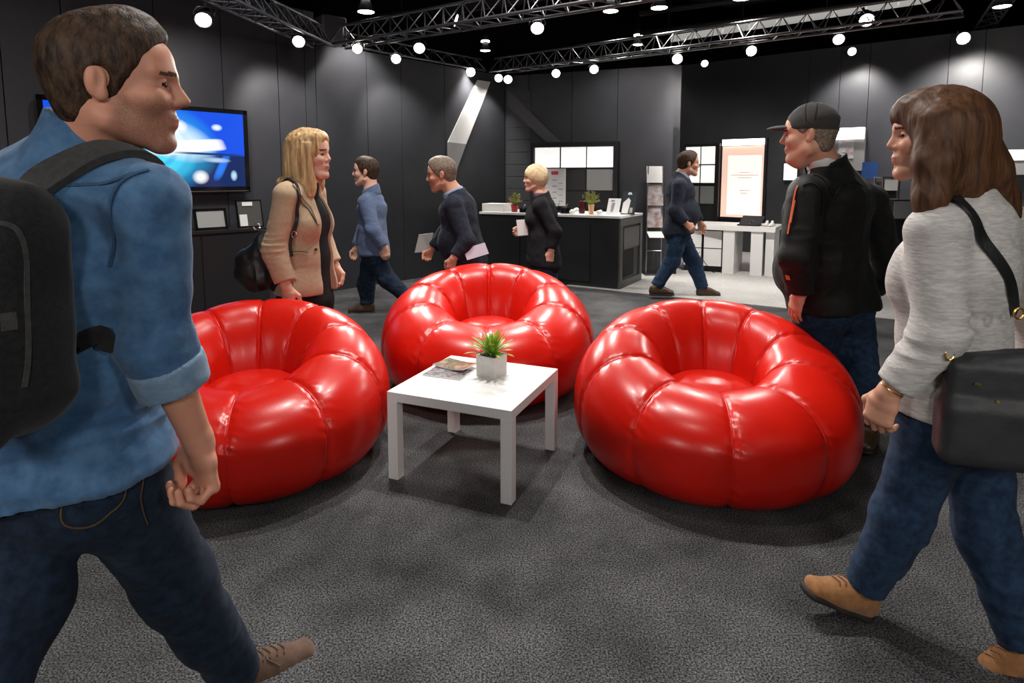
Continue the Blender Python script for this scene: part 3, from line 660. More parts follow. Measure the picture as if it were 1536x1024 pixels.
# ---- literature stands
def lit_stand(px0, px1, yb, tops, label, seed=0):
    """thin metal stand with a column of sheets: tops = [(ytop, ybottom, material)]"""
    a, b2 = ground(px0, yb), ground(px1, yb); a[1] = b2[1] = (a[1]+b2[1])/2; Y = a[1]; t = thing('literature_stand', (a+b2)/2, label, 'brochure stand')
    Zp = lambda y: at(px0, y, Y)[2]; mb = MB(); ztop = Zp(tops[0][0])
    for q in (a, b2): mb.tube([q+V(0,.02,.015), q+V(0,.02,ztop)], .011, 8)
    for z in (.35, .6): mb.tube([a+V(0,.02,z), b2+V(0,.02,z)], .008, 6)
    mb.build('frame', M['metal'], t)
    mb = MB(); mb.box((a+b2)/2+V(0,.05,.015), (np.linalg.norm(b2-a)+.08,.34,.022), 0, bevel=.008); mb.build('foot_plate', M['black'], t)
    for y0, y1, m, e in tops:
        z0, z1 = Zp(y1), Zp(y0); mb = MB(); mb.slab([a+V(-e,-.01,z0), b2+V(-e+.01,-.01,z0), b2+V(-e+.01,.03,z1), a+V(-e,.03,z1)], V(0,.006,0)); mb.build('sheet', m, t)
    z = Zp(355); mb = MB(); mb.slab([a+V(0,-.16,z), b2+V(0,-.16,z), b2+V(0,.02,z+.07), a+V(0,.02,z+.07)], V(0,0,.008)); mb.build('shelf', M['white'], t)
lit_stand(969, 991, 412, [(249,274,M['paper'],.02),(276,308,M['photo'],0),(309,341,M['photo'],0)], 'narrow brochure stand with photo prints just right of the black counter')
# ---- things on the right wall behind the man in the cap
def rbox(name, x0, x1, y0, y1, off, th, m, label, cat, parts=None):
    S = lambda x: float(np.dot(on_plane(x, 250, RA, RD, off)-RA, RD)); Zp = lambda y: on_plane((x0+x1)/2, y, RA, RD, off)[2]; Q = lambda s, z, o: RA+RD*s+RN*o+V(0,0,z)
    t = thing(name, Q((S(x0)+S(x1))/2, Zp(y1), off-th), label, cat)
    mb = MB(); mb.slab([Q(S(x0),Zp(y1),off-th), Q(S(x1),Zp(y1),off-th), Q(S(x1),Zp(y0),off-th), Q(S(x0),Zp(y0),off-th)], RN*th); mb.build('body', m, t)
    for nm, (a, b2, c, d), mm, e in parts or []:
        mb = MB(); mb.slab([Q(S(a),Zp(d),off), Q(S(b2),Zp(d),off), Q(S(b2),Zp(c),off), Q(S(a),Zp(c),off)], RN*e); mb.build(nm, mm, t)
    return t
rbox('wall_display', 1244, 1295, 192, 256, .12, .1, M['grey_panel'], 'grey wall panel with a bright lamp strip behind the man in the cap', 'wall display', [('lamp_strip', (1244,1294,192,209), M['lit_strip'], .05), ('picture', (1256,1279,210,238), M['photo'], .01)])
rbox('display_screen', 1174, 1196, 243, 272, .14, .05, M['black'], 'small lit white screen behind the collar of the man in the cap', 'screen', [('screen_face', (1176,1196,245,270), M['lit_white'], .004)])
rbox('poster', 1293, 1317, 243, 268, .3, .01, M['ink_blue'], 'dark blue poster on the right wall above the glass case', 'poster')
rbox('wall_display', 1499, 1590, 224, 262, .15, .1, M['grey_panel'], 'grey and white lit panel on the right wall behind the long brown hair', 'wall display', [('lamp_strip', (1499,1590,224,240), M['lit_white'], .02)])
# glass case and grey bench seen between the two people
gq = ground(1322, 408); t = thing('display_case', gq, 'narrow glass-fronted display case between the cap man and the brown-haired woman', 'display case')
hz = at(1322, 265, gq[1])[2]
mb = MB()
for dx in (-.12,.12):
    for dy in (-.1,.1): mb.box(gq+V(dx,dy,hz/2), (.018,.018,hz))
mb.box(gq+V(0,0,hz-.01), (.27,.23,.02)); mb.box(gq+V(0,0,.03), (.27,.23,.06)); mb.build('frame', M['metal'], t)
mb = MB(); mb.box(gq+V(0,0,hz*.5), (.20,.17,hz*.9)); mb.build('inner_box', M['dark_panel'], t)
mb = MB(); mb.box(gq+V(0,-.10,hz-.12), (.19,.01,.16)); mb.build('card', M['paper'], t)
gq = ground(1352, 430); zt_ = at(1350, 299, gq[1])[2]; t = thing('storage_bench', gq+V(.3,0,0), 'grey topped black storage unit partly hidden by the brown-haired woman', 'cabinet')
mb = MB(); mb.box(gq+V(.45,.2,zt_*.5), (1.3,.5,zt_-.004)); mb.build('body', M['black'], t)
mb = MB(); mb.box(gq+V(.45,-.06,zt_-.13), (1.3,.012,.22)); mb.box(gq+V(.45,-.06,zt_*.45), (1.3,.012,.09)); mb.box(gq+V(.45,-.06,.09), (1.3,.012,.12)); mb.build('grey_front', mat('bench_grey', (.25,.25,.25), .5), t)
# ============================================================ trusses and lamps
def truss(a, b, label, w=.26, name='lighting_truss', bay=.24, r=.016):
    a = np.asarray(a, float); b = np.asarray(b, float); ax = unit(b-a); sd = unit(np.cross(ax, (0,0,1))); L = np.linalg.norm(b-a)
    t = thing(name, a, label, 'truss', 'trusses over the booth')
    ch = [(-sd*w/2), (sd*w/2), V(0,0,w*.87)]
    for c in ch: mb = MB(); mb.tube([a+c, b+c], r, 10); mb.build('chord', M['truss'], t, True)
    mb = MB(); n = int(L/bay)
    for i in range(n):
        p, q = a+ax*(i*L/n), a+ax*((i+1)*L/n); m = (p+q)/2
        mb.tube([p+ch[0], m+ch[2], q+ch[0]], r*.45, 5); mb.tube([p+ch[1], m+ch[2], q+ch[1]], r*.45, 5); mb.tube([p+ch[0], m+ch[1], q+ch[0]], r*.45, 5)
    mb.build('lacing', M['truss'], t); return t
A0, A1 = at(330, 0, 5.3), at(485, 70, 7.2); dA = A1-A0
truss(A0-dA*1.0, A1, 'aluminium truss running over the television wall from the upper left')
B0, B1 = at(505, 70, 7.3), at(947, -2, 5.25); dB = B1-B0
truss(B0, B1+dB*.5, 'aluminium truss crossing above the booth from the left junction towards the viewer')
C0, C1 = at(512, 70, 7.85), at(722, 107, 9.55); truss(C0, C1, 'thin aluminium truss on the left wall top leading into the corner', .2)
D0_, D1_ = at(742, 109, 9.45), at(1365, 30, 6.2); truss(D0_, lerp(D0_, D1_, 1.08), 'aluminium truss over the reception counter rising to the right', .24)
E0, E1 = at(1475, 45, 9.6), at(1520, -20, 8.2); truss(E0, E1, 'short truss piece in the upper right corner above the wall', .24)
# junction block
j = at(495, 60, 7.35); mb = MB(); mb.box(j+V(0,0,.1), (.3,.3,.3), .7, bevel=.02); tag(mb.build('truss_corner', M['truss']), 'square corner block joining two trusses above the left wall', 'truss')
# spotlight prototype, lens looking along -Z of the root
def make_lamp():
    t = thing('spotlight', (0,0,0), 'x', 'spotlight')
    mb = MB(); mb.lathe([(.0,.20),(.045,.20),(.06,.17),(.065,.06),(.085,.015),(.088,-.012),(.078,-.012),(.074,.01),(0,.012)], (0,0,0), 20); mb.build('housing', M['lampbody'], t, True)
    mb = MB(); mb.lathe([(0,-.014),(.04,-.012),(.076,-.004),(.076,.004),(0,.006)], (0,0,0), 20); mb.build('lens', M['lamp'], t, True)
    mb = MB(); mb.tube([(.095,0,.07),(.10,0,.16),(.07,0,.25),(0,0,.27),(-.07,0,.25),(-.10,0,.16),(-.095,0,.07)], .008, 6); mb.tube([(0,0,.27),(0,0,.36)], .014, 8); mb.build('yoke', M['lampbody'], t, True)
    return t
LP = None; LIGHTS = []
def lamp(px, py, Y, aim, label, power, size=1.0, cone=80, blend=.7, grp=None, soft=.09, col=(1,.95,.89)):
    global LP
    p = at(px, py, Y); d = Vector((np.asarray(aim)-p).tolist()).normalized(); fx = Vector((V(p[0]*.55, 2.2, -.2)-p).tolist()).normalized()
    if LP is None: LP = make_lamp(); o = LP
    else: o = copy_tree(LP)
    o.location = p.tolist(); o.rotation_euler = (fx if power else d).to_track_quat('-Z', 'Y').to_euler(); o.scale = (size*.78,)*3; o['label'] = label
    o['group'] = grp or 'spotlights on the trusses'
    if power:
        L = bpy.data.lights.new('spot', 'SPOT'); L.energy = power; L.spot_size = math.radians(cone); L.spot_blend = blend; L.shadow_soft_size = soft; L.color = col
        lo = bpy.data.objects.new('spot_light', L); C.objects.link(lo); lo.location = (Vector(p.tolist())+fx*.06); lo.rotation_euler = d.to_track_quat('-Z', 'Y').to_euler()
    return o
W1 = on_plane(290, 150, LA, LD); W2 = on_plane(430, 170, LA, LD)
lamp(305, 29, 5.35, on_plane(290, 150, LA, LD), 'large bright spotlight on the left truss above the television', 110, 1.05, 75)
lamp(448, 62, 6.55, on_plane(425, 170, LA, LD), 'spotlight near the right end of the left truss above the blonde woman', 110, 1.0, 75)
lamp(536, 73, 7.0, V(-1.0,3.2,0), 'tilted spotlight just right of the truss junction', 160, .9, 70)
lamp(594, 88, 7.75, on_plane(600, 200, LA, LD), 'spotlight on the left wall top between two wall joints', 95, .95, 90)
lamp(629, 72, 6.7, V(.2,3.0,.2), 'spotlight hanging from the crossing truss above the second walker', 190, .95, 70)
lamp(685, 31, 6.3, V(-3.2,5.2,3.6), 'switched-off white spotlight turned sideways on the crossing truss', 0, 1.0)
lamp(806, 42, 6.0, V(.6,3.2,.2), 'spotlight hanging from the crossing truss nearest above the corner', 190, 1.0, 70)
lamp(706, 108, 9.25, on_plane(705, 200, LA, LD), 'spotlight at the top of the white slanted band', 150, 1.1, 90)
lamp(748, 117, 9.35, on_plane(735, 190, LA, LD), 'left one of the pair of spotlights in the corner', 60, .95, 80)
lamp(762, 119, 9.3, V(.9,7.5,.9), 'right one of the pair of spotlights in the corner', 90, 1.0, 80)
lamp(834, 110, 8.9, V(.8,8.3,.9), 'spotlight over the left half of the counter', 110, .95, 80)
lamp(891, 104, 8.5, V(1.3,8.0,.9), 'spotlight over the right half of the counter', 110, .95, 80)
lamp(1016, 88, 7.9, on_plane(985, 160, COR, BD), 'spotlight near the free edge of the back wall', 110, 1.0, 80)
lamp(1057, 95, 8.2, V(3.3,11.2,.8), 'small spotlight turned away beside the free edge of the back wall', 160, .7, 80)
lamp(1127, 76, 7.4, V(3.6,9.0,.4), 'spotlight above the peach lightbox', 380, .95, 80)
lamp(1258, 59, 6.9, V(2.1,7.2,0), 'spotlight above the man in the cap', 220, .95, 80)
lamp(1300, 30, 6.4, V(1.2,3.2,.3), 'tilted spotlight high above the brown-haired woman', 150, 1.1, 80)
lamp(1278, 77, 10.1, on_plane(1280, 170, RA, RD), 'lamp at the top edge of the right wall above the cap man', 260, 1.0, 95)
lamp(1445, 57, 8.9, on_plane(1440, 160, RA, RD), 'brightest lamp at the top edge of the right wall near the right corner', 420, 1.3, 95)
# pendant hall lamps (double bell shaped)
def pendant(px, py, Y, label, power, aim=None, s=1.0):
    p = at(px, py, Y); t = thing('hall_lamp', p, label, 'ceiling lamp', 'hall lamps hanging from the dark ceiling')
    mb = MB(); mb.lathe([(0,.30),(.05,.30),(.06,.22),(.085,.17),(.05,.165),(.055,.12),(.105,.02),(.108,0),(.10,0),(.095,.02),(0,.06)], p, 18); mb.build('shade', M['lampbody'], t, True)
    mb = MB(); mb.lathe([(0,-.012),(.06,-.01),(.098,0),(.098,.012),(0,.014)], p, 18); mb.build('bulb', M['lamp'], t, True); mb = MB(); mb.lathe([(.06,.165),(.088,.17),(.086,.19),(.06,.2)], p, 18); mb.build('bulb', M['lamp'], t, True)
    mb = MB(); mb.tube([p+V(0,0,.30), V(p[0], p[1], 7.05)], .008, 6); mb.build('cord', M['black'], t)
    if power:
        L = bpy.data.lights.new('hall', 'SPOT'); L.energy = power; L.spot_size = math.radians(110); L.spot_blend = .5; L.shadow_soft_size = .11; L.color = (1,.95,.88)
        lo = bpy.data.objects.new('hall_light', L); C.objects.link(lo); lo.location = (p-V(0,0,.03)).tolist()
        if aim is not None: lo.rotation_euler = Vector((np.asarray(aim)-p).tolist()).to_track_quat('-Z','Y').to_euler()
pendant(549, 18, 7.6, 'double hall lamp above the truss junction', 200)
pendant(728, 76, 12.5, 'faint far hall lamp seen between the trusses', 60)
pendant(916, 17, 8.5, 'dim hall lamp right of the crossing truss', 60)
pendant(989, 12, 7.8, 'large double hall lamp at the top edge right of centre', 250, V(.6,4,0))
pendant(957, 67, 12.5, 'small sharp hall lamp above the counter truss', 60)
pendant(1113, -2, 7.2, 'hall lamp cut by the top edge of the picture', 200, V(1.2,4,0))
pendant(1503, 10, 8.2, 'double hall lamp in the upper right corner', 150)
# ducts and pipes under the ceiling
mb = MB(); mb.tube([at(300,-150,13.0), at(1100,-12,13.0), at(1560,-90,10)], .30, 16); tag(mb.build('air_duct', mat('duct_dark', (.02,.02,.022), .5), None, True), 'thick dark air duct high under the hall ceiling', 'duct')
bt = MB(); a, b2 = at(1010, 60, 13.0), at(1400, 0, 11.0)
for k in range(9):
    p, q = lerp(a, b2, k/9), lerp(a, b2, (k+.93)/9); bt.slab([p, q, q+V(0,.22,0), p+V(0,.22,0)], V(0,0,.10))
tag(bt.build('light_batten', mat('batten', (.5,.5,.5), .4, emit=(1,.97,.9), estr=.35)), 'long row of pale light battens above the right truss', 'ceiling lamp')
for (x0,y0,Y0,x1,y1,Y1,rr,lb) in ((960,20,12,1330,-30,10,.05,'thin dark pipe above the light battens'), (960,50,12,1300,5,10,.04,'slim pipe running under the air duct'), (560,30,11,900,-20,9,.09,'dark pipe behind the crossing truss')):
    mb = MB(); p, q = at(x0,y0,Y0), at(x1,y1,Y1); mb.tube([p, q], rr, 10); [mb.tube([lerp(p,q,k), V(*lerp(p,q,k)[:2],7.06)], .01, 6) for k in (.15,.5,.85)]; tag(mb.build('pipe', mat('pipe_dark', (.03,.03,.032), .4), None, True), lb, 'pipe')
# unseen hall keys high up, plus fill added above and behind the viewer
def over(x, y, z, e, aim, r=.18, ang=120):
    L = bpy.data.lights.new('key_fill', 'SPOT'); L.energy = e; L.spot_size = math.radians(ang); L.spot_blend = .5; L.shadow_soft_size = r; L.color = (1,.96,.91)
    lo = bpy.data.objects.new('key_fill_light', L); C.objects.link(lo); lo.location = (x,y,z); lo.rotation_euler = (Vector(aim)-Vector((x,y,z))).to_track_quat('-Z','Y').to_euler()
over(-.9, 4.2, 5.6, 600, (-.7,2.8,0), .08); over(.5, 4.0, 5.6, 520, (.5,2.6,0), .08); over(-.2, 1.2, 5.6, 120, (0,1.5,0), .25); over(-2.8, -1.6, 2.7, 150, (-.6,2.8,.7), .3); over(2.6, -1.6, 2.7, 150, (.8,2.8,.7), .3); over(0,-2.4,2.6,150,(0,3,.7), .3)

# ============================================================ inflated red chairs
def make_chair():
    R0, n = .44, 10; t = thing('inflatable_chair', (0,0,0), 'x', 'chair')
    NA, NT = 30*n, 120; NA = n*32
    def height(phi): return .60+.13*math.cos(phi)      # crest: phi = 0 points to the high back
    def prof(phi, th, infl=1.0):
        """tube section: th = 0 outwards, pi/2 up; flat-bottomed, fuller on the outside"""
        H = height(phi); zc = .29; up = H-zc; rin = .225; rout = .255
        c, s = math.cos(th), math.sin(th); e = .72 if s < 0 else .93
        cx = math.copysign(abs(c)**e, c); sx = math.copysign(abs(s)**e, s)
        rr = (rout if c > 0 else rin); r = R0+rr*cx*(1 if s > 0 else 1-.12*s*s)
        if s > 0: r += .035*s*math.cos(phi)*1.0
        z = zc+(up if s > 0 else .285)*sx
        return r, z
    v = []; f = []
    for i in range(NA):
        phi = 2*math.pi*i/NA; d = abs((i % 32)-0.0); d = min(d, 32-d)/16.0      # 0 at the seam
        crease = math.exp(-(d/.07)**2); pil = 1-(1-min(1, d))**3
        sg = phi
        for j in range(NT):
            th = 2*math.pi*j/NT; r, z = prof(phi, th); r2, z2 = prof(phi, th+.01); tx, tz = r2-r, z2-z; L = math.hypot(tx, tz)+1e-9; nr, nz = tz/L, -tx/L
            pk = math.exp(-(d/.28)**2)*(.0016*math.sin(j*math.pi*.5+i*.7)+.0012*math.sin(j*1.1+i*1.3))
            off = -.008*crease+.011*pil-.006+pk
            if z+nz*off < .003: off = off*.2
            rr = r+nr*off; zz = max(.003, z+nz*off)
            v.append((rr*math.cos(phi), rr*math.sin(phi), zz))
    for i in range(NA):
        for j in range(NT):
            a, b, c, d_ = i*NT+j, ((i+1)%NA)*NT+j, ((i+1)%NA)*NT+(j+1)%NT, i*NT+(j+1)%NT
            f.append((a,b,c,d_))
    ring = link_mesh('cushion_ring', v, f, M['red'], t, True)
    mb = MB()
    for k in range(n):
        phi = 2*math.pi*k/n; pts = []; rs = []
        for j in range(4, 150):
            th = -.9+ (math.pi+1.35)*(j-4)/145; r, z = prof(phi, th); r2, z2 = prof(phi, th+.01); tx, tz = r2-r, z2-z; L = math.hypot(tx, tz)+1e-9; nr, nz = tz/L, -tx/L
            off = -.0125
            pts.append(V((r+nr*off)*math.cos(phi), (r+nr*off)*math.sin(phi), z+nz*off)); rs.append(.0030+.0008*(j%3 == 0))
        mb.tube(pts, rs, 8)
    mb.build('seam_piping', M['seam'], t, True, auto=None)
    prof_s = [(0,.435),(.06,.433),(.12,.424),(.18,.405),(.235,.372),(.262,.33),(.262,.2),(.24,.08),(0,.06)]
    v = []; mb = MB(); P2 = []
    for (r0,z0),(r1,z1) in zip(prof_s[:-1], prof_s[1:]):
        for q in range(4): P2.append((r0+(r1-r0)*q/4, z0+(z1-z0)*q/4))
    mb.lathe([(r, z) for r, z in P2], (0,0,0), 64); mb.build('seat_cushion', M['red'], t, True, auto=None)
    return t
ch = make_chair()
def put_chair(o, x, y, yaw, label, s=1.0):
    o.location = (x, y, 0); o.rotation_euler = (0,0,yaw); o['label'] = label; o['group'] = 'red inflated chairs around the table'; o.scale = (s,)*3
ch2, ch3 = copy_tree(ch), copy_tree(ch)
put_chair(ch, 1.005, 3.01, math.radians(80), 'glossy red inflated round chair right of the white table', .98)
put_chair(ch2, -1.32, 3.02, math.radians(104), 'glossy red inflated round chair left of the white table', .98)
put_chair(ch3, -.165, 4.15, math.radians(91), 'glossy red inflated round chair behind the white table', 1.04)

# ============================================================ table with planter and magazines
tf, tl, tr_ = ground(767, 758), ground(583, 717), ground(855, 674)
TH = .425; u = unit(tl-tf); v_ = V(-u[1], u[0], 0)
if np.dot(v_, tr_-tf) < 0: v_ = -v_
TS = (np.linalg.norm(tl-tf)+np.linalg.norm(tr_-tf))/2; TT = .045
tp = lambda a, b, z=0: tf+u*a+v_*b+V(0,0,z)
t = thing('coffee_table', tp(TS/2,TS/2), 'low square white coffee table between the red chairs', 'table')
ang = math.atan2(u[1], u[0]); mb = MB(); mb.box(tp(TS/2,TS/2,TH-TT/2), (TS,TS,TT), ang, bevel=.0015); mb.build('tabletop', M['white'], t)
for a in (.026, TS-.026-.0):
    for b in (.026, TS-.026):
        mb = MB(); mb.box(tp(a,b,(TH-TT)/2), (.052,.052,TH-TT), ang, bevel=.0012); mb.build('leg', M['white'], t)
# planter
pc = ground(737, 566, TH)+V(0.0,.045,0); ps = .112; pa_ = math.radians(58); pl = thing('potted_plant', pc, 'small spiky green plant in a square pale planter on the coffee table', 'plant')
mb = MB(); R2 = lambda x, y, z: pc+V(x*math.cos(pa_)-y*math.sin(pa_), x*math.sin(pa_)+y*math.cos(pa_), z)
h = .106; o_ = ps/2; i_ = o_-.006; q = lambda e, z: [R2(-e,-e,z), R2(e,-e,z), R2(e,e,z), R2(-e,e,z)]
mb.add(q(o_*.985,0)+q(o_,h)+q(i_,h)+q(i_,h-.015), [(3,2,1,0)]+[(a, (a+1)%4, 4+(a+1)%4, 4+a) for a in range(4)]+[(4+a, 4+(a+1)%4, 8+(a+1)%4, 8+a) for a in range(4)]+[(8+a, 8+(a+1)%4, 12+(a+1)%4, 12+a) for a in range(4)])
mb.build('planter', M['concrete'], pl)
mb = MB(); mb.slab(q(i_+.001,h-.016), V(0,0,.004)); mb.build('soil', M['soil'], pl)
random.seed(11); mb = MB()
for k in range(62):
    a = k*2.39996+random.uniform(-.2,.2); e = .12+1.28*(1-(k/62))**.9*random.uniform(.75,1.05) if k > 4 else 1.35; L = random.uniform(.09,.145); w = random.uniform(.006,.010)
    base = pc+V(math.cos(a)*.012, math.sin(a)*.012, h-.008); pts = []; e0 = min(1.5, e+.35)
    p = base.copy(); ee = e0; S_ = 7
    for s in range(S_+1):
        pts.append(p.copy()); p = p+V(math.cos(a)*math.cos(ee), math.sin(a)*math.cos(ee), math.sin(ee))*L/S_; ee -= (.55 if e > .9 else .85)/S_
    sd = V(-math.sin(a), math.cos(a), 0); vs = []
    for s, c in enumerate(pts):
        ww = w*math.sin(math.pi*(.18+.82*(1-s/S_)))**.7*(1 if s < S_ else .05); vs += [c-sd*ww, c-V(0,0,.0022), c+sd*ww]
    fs = [x for s in range(S_) for x in ((s*3, s*3+1, s*3+4, s*3+3), (s*3+1, s*3+2, s*3+5, s*3+4))]
    n0 = len(mb.v); mb.v += [tuple(x) for x in vs]; mb.f += [tuple(n0+i for i in x) for x in fs]
    tipy = random.random() < .3
    mb.m += [(1 if (tipy and i >= 2*(S_-2)) else 0) for i in range(len(fs))]
mb.build('leaves', [M['leaf'], M['leaf_y']], pl, True, auto=None)
# magazines
def magazine(c, ang, w, hh, th, m, label, z, curl=0):
    t = thing('magazine', (c[0],c[1],z), label, 'magazine', 'magazines on the coffee table')
    ca, sa = math.cos(ang), math.sin(ang); nx = 10; vs = []; fs = []
    cu = lambda x: curl*(abs(x/w-.0))**2 if x < 0 else curl*.4*(x/w)**2
    for lay, zz in enumerate((0, th)):
        for i in range(nx+1):
            x = -w/2+w*i/nx
            for y in (-hh/2, hh/2): vs.append((c[0]+x*ca-y*sa, c[1]+x*sa+y*ca, z+.0006+zz+cu(x)*4))
    n = (nx+1)*2
    for i in range(nx):
        a = i*2; fs += [(a, a+1, a+3, a+2), (n+a, n+a+2, n+a+3, n+a+1), (a, a+2, n+a+2, n+a), (a+1, n+a+1, n+a+3, a+3)]
    fs += [(0, n, n+1, 1), (nx*2, nx*2+1, n+nx*2+1, n+nx*2)]
    fm = [1, 0, 1, 1]*nx+[1, 1]
    me = link_mesh('cover', vs, fs, [m, M['paper']], t, False, fm); return t, me
def mag_mat(name, base, blobs):
    m, nt, b = new_mat(name); b.inputs['Roughness'].default_value = .25; tc = N(nt, 'ShaderNodeTexCoord'); n = N(nt, 'ShaderNodeTexNoise', Scale=13, Detail=3); nt.links.new(tc.outputs['Object'], n.inputs['Vector'])
    cr = N(nt, 'ShaderNodeValToRGB'); nt.links.new(n.outputs['Fac'], cr.inputs[0]); e = cr.color_ramp.elements; e[0].position = .36; e[0].color = (*base, 1); e[1].position = .75; e[1].color = (*blobs[-1], 1)
    for i, c in enumerate(blobs[:-1]): q = e.new(.42+.09*i); q.color = (*c, 1)
    nt.links.new(cr.outputs[0], b.inputs['Base Color']); return m
mg1 = mag_mat('cover_grey', (.05,.045,.05), [(.06,.05,.06),(.20,.21,.24),(.09,.03,.03),(.26,.26,.28)]); mg2 = mag_mat('cover_warm', (.03,.035,.045), [(.26,.14,.07),(.04,.06,.02),(.28,.16,.08),(.45,.32,.18)])
c1 = ground(672, 560, TH); c1[0] += .0; magazine(c1, ang+math.pi/2*0+.02, .21, .15, .007, mg1, 'lower grey magazine lying flat on the coffee table', TH)
c2 = ground(684, 551, TH); magazine(c2+V(.0,.0,0), ang-.18, .20, .14, .006, mg2, 'upper magazine with a warm cover and lifted edge on the coffee table', TH+.0085, curl=.012)
# ============================================================ people
def frame_of(fwd, up=(0,0,1)):
    f = unit(fwd); u_ = np.asarray(up, float); r_ = unit(np.cross(f, u_)); u_ = np.cross(r_, f); return r_, f, u_
class Head:
    def __init__(s, c, fwd, size=1.0, up=(0,0,1)):
        s.c = np.asarray(c, float); s.R, s.F, s.U = frame_of(fwd, up); s.s = size
    def w(s, r, f, u): return s.c+s.s*(r*s.R+f*s.F+u*s.U)
    def loc(s, P):
        d = (np.asarray(P)-s.c)/s.s; return d@s.R, d@s.F, d@s.U
    def rad(s, *a): return tuple(q*s.s for q in a)
    def ell(s, sh, c, r, k=.012, op='u'): sh.ell(s.w(*c), s.rad(*r), (s.R, s.F, s.U), k*s.s, op)
    def cap(s, sh, a, b, ra, rb=None, k=.010, op='u'): sh.cap(s.w(*a), s.w(*b), ra*s.s, (ra if rb is None else rb)*s.s, k*s.s, op)
def head_prims(sh, h, fem=False, heavy=0.0):
    E = h.ell; Cp = h.cap; j = .90 if fem else 1.0; no = .006 if fem else 0.0
    E(sh, (0,-.012,.035), (.074,.096,.088)); E(sh, (0,.030,-.025), (.058*j+heavy*.5,.066,.082), .03)
    E(sh, (0,.062,.045), (.055,.035,.045), .02)
    for q in (-1,1):
        Cp(sh, (q*.054*j,.0,-.062), (q*.022,.068,-.098), .020+heavy*.4, .017, .025)
        E(sh, (q*.040,.062,-.022), (.024,.026,.022), .02)
        Cp(sh, (q*.046,.070-no*.6,.027), (q*.012,.091-no*.6,.025), .008, .009, .016)
    Cp(sh, (-.010,.078,-.100), (.010,.078,-.100), .017, .017, .02)
    E(sh, (0,.074,-.058), (.028,.024,.026), .015)
    Cp(sh, (0,.092-no*.5,.018), (0,.113-no,-.020), .0080, .0105-no*.2, .012)
    for q in (-1,1): E(sh, (q*.011,.100-no,-.027), (.0080,.010,.0070), .007)
    for q in (-1,1): h.ell(sh, (q*.033,.101,.006), (.018,.017,.012), .014, 's')
    E(sh, (0,.0915,-.0545), (.021,.010,.0055), .007); E(sh, (0,.0885,-.066), (.019,.011,.0065), .007)
    for q in (-1,1): E(sh, (q*.031,.078,.005), (.0135,.0125,.0125), .003)
    for q in (-1,1):
        E(sh, (q*.077,-.012,.002), (.008,.016,.027), .006); h.ell(sh, (q*.087,-.006,.003), (.007,.008,.014), .005, 's'); E(sh, (q*.075,-.004,-.021), (.007,.009,.011), .006); E(sh, (q*.078,-.018,.004), (.010,.009,.022), .006)
    if heavy: E(sh, (0,.040,-.105), (.045,.035,.020+heavy), .03)
def skin_zone(h, hair=False, stubble=False):
    """material of each face of the body: 0 skin, 1 lips, 2 brows, 3 stubble, 4 eye"""
    def z(Cn):
        r, f, u_ = h.loc(Cn); m = np.zeros(len(Cn), int); near = (np.abs(r) < .12) & (np.abs(f) < .16) & (np.abs(u_) < .16)
        if stubble:
            e = np.minimum(np.minimum(f-.005, -.030-u_), u_+.125)/.035+vnoise(Cn*240)*.30+vnoise(Cn*60)*.2; m[near & (e > .45)] = 3
        m[near & (f > .086) & (np.abs(u_+.060) < .0070) & (np.abs(r) < .021)] = 1
        m[near & (f > .070) & (np.abs(u_-.029+np.abs(r)*.10) < .0036) & (np.abs(r) > .012) & (np.abs(r) < .052)] = 2
        m[near & (f > .072) & (((np.abs(r)-.031)/.013)**2+((u_-.005)/.0055)**2 < 1)] = 4
        return m
    return z
def hand_prims(sh, w, d, n, right=True, s=1.0, curl=(.35,.5,.4), thumb=.7, spread=0.0, k=.0045):
    w = np.asarray(w, float); d = unit(d); n = unit(np.asarray(n)-d*np.dot(n, d)); t = np.cross(d, n)
    if not right: t = -t
    W = lambda a, b, c: w+s*(d*a+t*b+n*c)
    sh.ecap(W(-.01,0,0), W(.03,.002,0), (.026*s,.020*s), (.034*s,.018*s), t, .014)
    sh.ecap(W(.03,.002,0), W(.078,.0,.001), (.036*s,.017*s), (.040*s,.0135*s), t, .010)
    sh.ell(W(.038,.026,.010), (.026*s,.017*s,.015*s), (d, t, n), .010)
    for i, (o, r0, L) in enumerate(((.0295,.086,.078),(.0098,.090,.086),(-.0100,.087,.080),(-.0285,.079,.064))):
        p = W(r0-.008, o, 0); a = 0; q = curl if not hasattr(curl[0], '__len__') else curl[i]; r = .0090-.0006*(i==3)
        pts = [p]; rs = [r*s*1.02]
        for seg, (fr, c) in enumerate(zip((.46,.30,.24), q)):
            a += c; dv = d*math.cos(a)+n*math.sin(a)+t*spread*(1.5-i)*.12; p = p+unit(dv)*L*fr*s; pts.append(p); rs.append((r-.0008*(seg+1))*s)
        for m in range(3): sh.cap(pts[m], pts[m+1], rs[m], rs[m+1], k*.7)
    p = W(.012,.024,.008); pts = [p]; d1 = unit(d*.75+t*.62+n*.25); p = p+d1*.046*s; pts.append(p)
    d2 = unit(d*.95+t*.18*(1-thumb)+n*.5*thumb-t*.25*thumb); p = p+d2*.034*s; pts.append(p); d3 = unit(d2-t*.25*thumb+n*.15); p = p+d3*.027*s; pts.append(p)
    for m, (a, b) in enumerate(((.0145,.0120),(.0115,.0100),(.0100,.0080))): sh.cap(pts[m], pts[m+1], a*s, b*s, .006)
